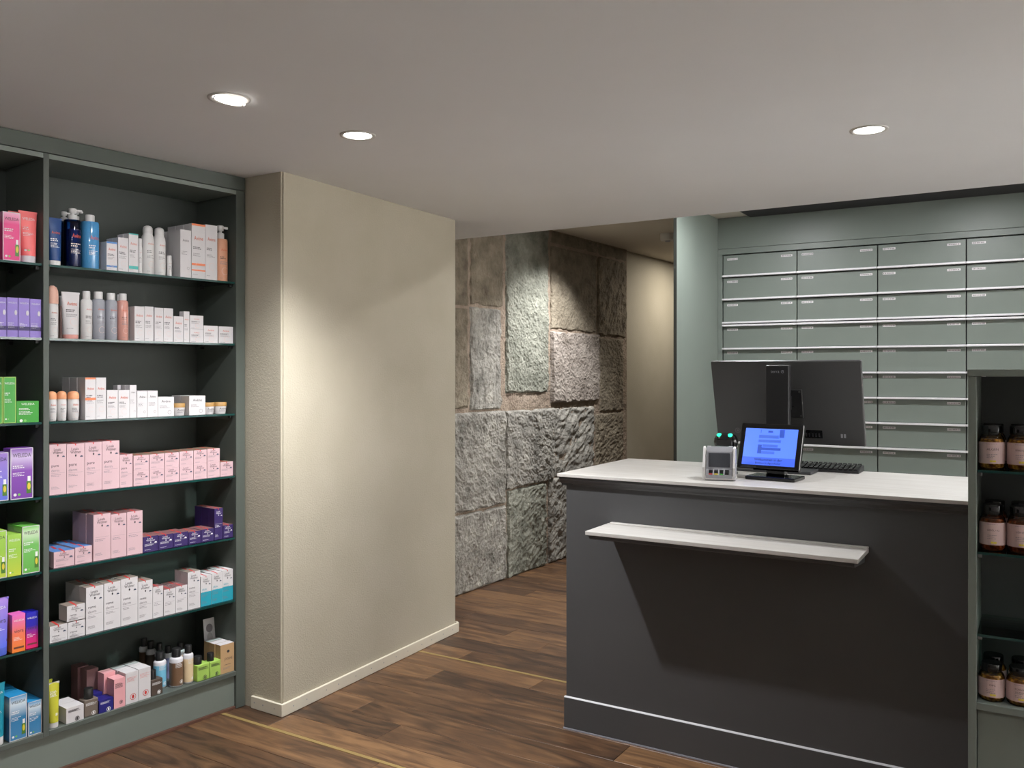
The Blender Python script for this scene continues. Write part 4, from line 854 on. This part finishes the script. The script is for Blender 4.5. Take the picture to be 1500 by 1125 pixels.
for r_ in range(4):
    for c_ in range(4):
        A = onface(inner[1], inner[2], .12 + .23 * r_, .0012); m_ = [M_REDINK, K_YELL, K_GRN, M_BLACK][c_] if r_ == 0 else M_BLACK
        k = MB().bev(-.036 + c_ * .019, -.022 + c_ * .019, A[0] - .002, A[0] + .003, A[1] - .002, A[1] + .0015, m_, .0006, 1); obj('key', k, fr)
obj('foot', MB().box(-.05, .05, .01, .095, 0, .005, M_LGREY), te)
# scanner behind the terminal
sp_ = Vector((.245 * 3.42, 3.42, TZ)); sn_ = thing('barcode_scanner', 'black barcode scanner with two green lights behind the terminal', 'scanner', sp_, -.45)
obj('stand', MB().lathe([(.045, 0), (.045, .008), (.022, .016), (.018, .09)], M_BLACK, n=20), sn_)
rings = []
for k in range(9):
    a = math.pi * k / 8; z = .125 - .034 * math.cos(a); q = max(.08, math.sin(a)) ** .6
    rings.append([(.046 * q * math.copysign(abs(math.cos(b_)) ** .7, math.cos(b_)), .035 * q * math.copysign(abs(math.sin(b_)) ** .7, math.sin(b_)), z) for b_ in [2 * math.pi * i / 20 for i in range(20)]])
hd = obj('head', MB().loft(rings, M_BLACKG), sn_)
ML = mat('green_led', (.02, .7, .35), .3, emit=(.03, .85, .42), es=1.4)
for x in (-.022, .020):
    g = MB().lathe([(.002, -.003), (.009, -.001), (.010, .001), (.006, .003)], ML, n=12); q = obj('indicator_light', g, hd); q.location = (x, -.022, .1515); q.rotation_euler = (.7, 0, 0)
obj('scan_window', MB().bev(-.03, .03, -.036, -.030, .112, .132, M_BLACK, .002, 1), hd)
# keyboard
kb_ = thing('keyboard', 'black keyboard lying behind the monitor base', 'keyboard', (1.20, 3.559, TZ), CT.a)
obj('case', MB().prof_x([(-.062, .001), (-.062, .010), (.056, .024), (.062, .020), (.062, .001)], -.21, .21, M_BLACK), kb_)
km = MB().bev(-.007, .007, -.0065, .0065, 0, .006, M_BLACKG, .001, 1).mesh('key')
for r_ in range(5):
    for c_ in range(22): q = link('key', km, kb_, (-.198 + c_ * .0188, -.049 + r_ * .0235, .0112 + (.013 + r_ * .0235) * .118)); q.rotation_euler = (.118, 0, 0)

# ------------------------------------------------------------------ low display shelf at the right
ls = thing('low_display_shelf', 'dark grey-green shelf unit with glass shelves of supplement jars', 'shelving', LO.w(0), LO.a)
x0 = LO.t(1418); LW_ = .62; x1 = x0 + LW_; sw_ = .020; LDp = .25; LT = 1.407
obj('side_panel', MB().bev(x0, x0 + sw_, 0, LDp, .002, LT - .019, M_GREEN, .001, 1), ls)
obj('side_panel', MB().bev(x1 - sw_, x1, 0, LDp, .002, LT - .019, M_GREEN, .001, 1), ls)
obj('top_panel', MB().bev(x0 - .002, x1 + .002, -.002, LDp, LT - .018, LT, M_GREEN, .001, 1), ls)
obj('back_panel', MB().box(x0 + sw_, x1 - sw_, LDp - .012, LDp, .05, LT - .02, mat('charcoal_back', srgb(70, 72, 72), .5)), ls)
zb_ = LO.z(1428, 1028.5); obj('bottom_board', MB().bev(x0 + sw_, x1 - sw_, 0, LDp - .012, zb_ - .019, zb_, M_GREEN, .001, 1), ls)
obj('door', MB().bev(x0 + sw_ + .002, x1 - sw_ - .002, .012, .03, .06, zb_ - .021, M_GREEN, .001, 1), ls)
obj('plinth', MB().box(x0 + sw_, x1 - sw_, .03, .05, .002, .06, M_GREEN), ls)
lz = [LO.z(1432, 688.5), LO.z(1432, 808.5), LO.z(1431, 929)]
for z in lz:
    g = MB(); g.box(x0 + sw_ + .002, x1 - sw_ - .002, .006, LDp - .02, z - .007, z, M_GLASS)
    g.add([(x0 + sw_ + .002, .0055, z - .007), (x1 - sw_ - .002, .0055, z - .007), (x1 - sw_ - .002, .0055, z), (x0 + sw_ + .002, .0055, z)], [(0, 1, 2, 3)], M_GEDGE)
    go = obj('glass_shelf', g, ls)
    for x in (x0 + sw_ + .007, x1 - sw_ - .007): obj('shelf_pin', MB().bev(x - .005, x + .005, .014, .026, z - .018, z - .0075, M_CHROME, .001, 1), go)
T_AMB = thin('amber_glass', (.97, .82, .52), .04)
def caps(name, c1, c2):
    m = mat(name, c1, .3); v = nd(m, 'ShaderNodeTexVoronoi'); v.inputs['Scale'].default_value = 110; tc = nd(m, 'ShaderNodeTexCoord'); lk(m, tc.outputs['Object'], v.inputs[0])
    r = nd(m, 'ShaderNodeValToRGB'); r.color_ramp.elements[0].color = (*c2, 1); r.color_ramp.elements[1].color = (*c1, 1); r.color_ramp.elements[1].position = .7; lk(m, v.outputs['Distance'], r.inputs[0]); lk(m, r.outputs[0], bsdf(m).inputs['Base Color'])
    bp = nd(m, 'ShaderNodeBump'); bp.inputs['Distance'].default_value = .004; bp.invert = True; lk(m, v.outputs['Distance'], bp.inputs['Height']); lk(m, bp.outputs[0], bsdf(m).inputs['Normal']); return m
CY = caps('golden_capsules', srgb(120, 72, 16), srgb(255, 216, 110)); CR = caps('dark_red_capsules', srgb(84, 32, 18), srgb(196, 104, 70))
JL = {}
def jar(px, s, z, hh, label, content, words):
    r = .0315; t = max(LO.t(px, s + r), x0 + sw_ + r + .002)
    o = thing('supplement_jar', label, 'jar', LO.w(t, s + r, z + .0005), LO.a + .1, 'jars on the low display shelf')
    hb = hh * .80
    for nm, fn in (('glass_body', lambda: MB().lathe([(r * .88, 0), (r, .005), (r, hb * .80), (r * .92, hb * .90), (r * .70, hb)], T_AMB, n=26)),
                   ('contents', lambda: MB().lathe([(r * .8, .003), (r * .94, .007), (r * .94, hb * .76), (r * .8, hb * .86)], content, n=26)),
                   ('lid', lambda: MB().lathe([(r * .76, hb - .002), (r * .80, hb + .001), (r * .80, hh - .002), (r * .76, hh)], M_BLACKG, n=26))):
        k = (nm, round(hh, 3), content.name)
        if k not in JL: JL[k] = fn().mesh(nm)
        link(nm, JL[k], o)
    k = ('label', words, round(hh, 3))
    if k not in JL:
        p = Print(0, r * 1.008); a = r * 1.75; zl0, zl1 = hh * .13, hh * .62; p.rect(-a, a, zl0, zl1, C('blush_label', 200, 172, 168), 18)
        p.r = r * 1.02
        for i, wd in enumerate(words): p.text(wd, 0, zl1 - hh * (.16 + .075 * i), r * .9, hh * .05, M_INK)
        p.fine(-r * .45, r * .4, zl1 - hh * .27, 3, .003, M_INKL, len(words[0])); p.fine(-r * .5, r * .7, zl1 - .004, 1, .0022, M_INKL, 4); p.rect(-r * .2, r * .25, zl0 + .004, zl0 + .009, K_YELL); JL[k] = p.mesh('paper_label')
    q = link('paper_label', JL[k], o); q.location = (0, -r, 0)
hh1 = LO.z(1451, 623, .055) - lz[0]; hh2 = LO.z(1454, 739, .055) - lz[1]; hh3 = LO.z(1448, 968, .06) - zb_
jar(1451, .03, lz[0], hh1, 'amber jar of yellow capsules, left front on upper glass shelf', CY, ('ALGEN',)); jar(1495, .03, lz[0], hh1, 'amber jar of yellow capsules, right of the leftmost, upper glass shelf', CY, ('BORRETSCHÖL',))
jar(1455, .115, lz[0], hh1, 'amber jar behind the left front one, upper glass shelf', CY, ('ALGEN',)); jar(1496, .115, lz[0], hh1, 'amber jar behind the right front one, upper glass shelf', CY, ('BORRETSCHÖL',))
jar(1454, .03, lz[1], hh2, 'jar of dark red capsules, left front on second glass shelf', CR, ('LEINÖL + K2',)); jar(1495, .03, lz[1], hh2, 'jar of dark red capsules, right of the leftmost, second glass shelf', CR, ('LEINÖL',))
jar(1457, .115, lz[1], hh2, 'jar of dark red capsules behind the left one, second glass shelf', CR, ('LEINÖL + K2',)); jar(1497, .115, lz[1], hh2, 'jar of dark red capsules behind the right one, second glass shelf', CR, ('LEINÖL',))
jar(1448.5, .02, zb_, hh3, 'amber capsule jar, left front on the bottom board of the low shelf', CY, ('OPC',)); jar(1494, .02, zb_, hh3, 'amber capsule jar, right of the leftmost on the bottom board', CY, ('SCHWARZ', 'KÜMMEL'))
jar(1455, .10, zb_, hh3, 'amber capsule jar behind the left one on the bottom board', CY, ('OPC',)); jar(1497, .10, zb_, hh3, 'amber capsule jar behind the right one on the bottom board', CY, ('SCHWARZ', 'KÜMMEL'))
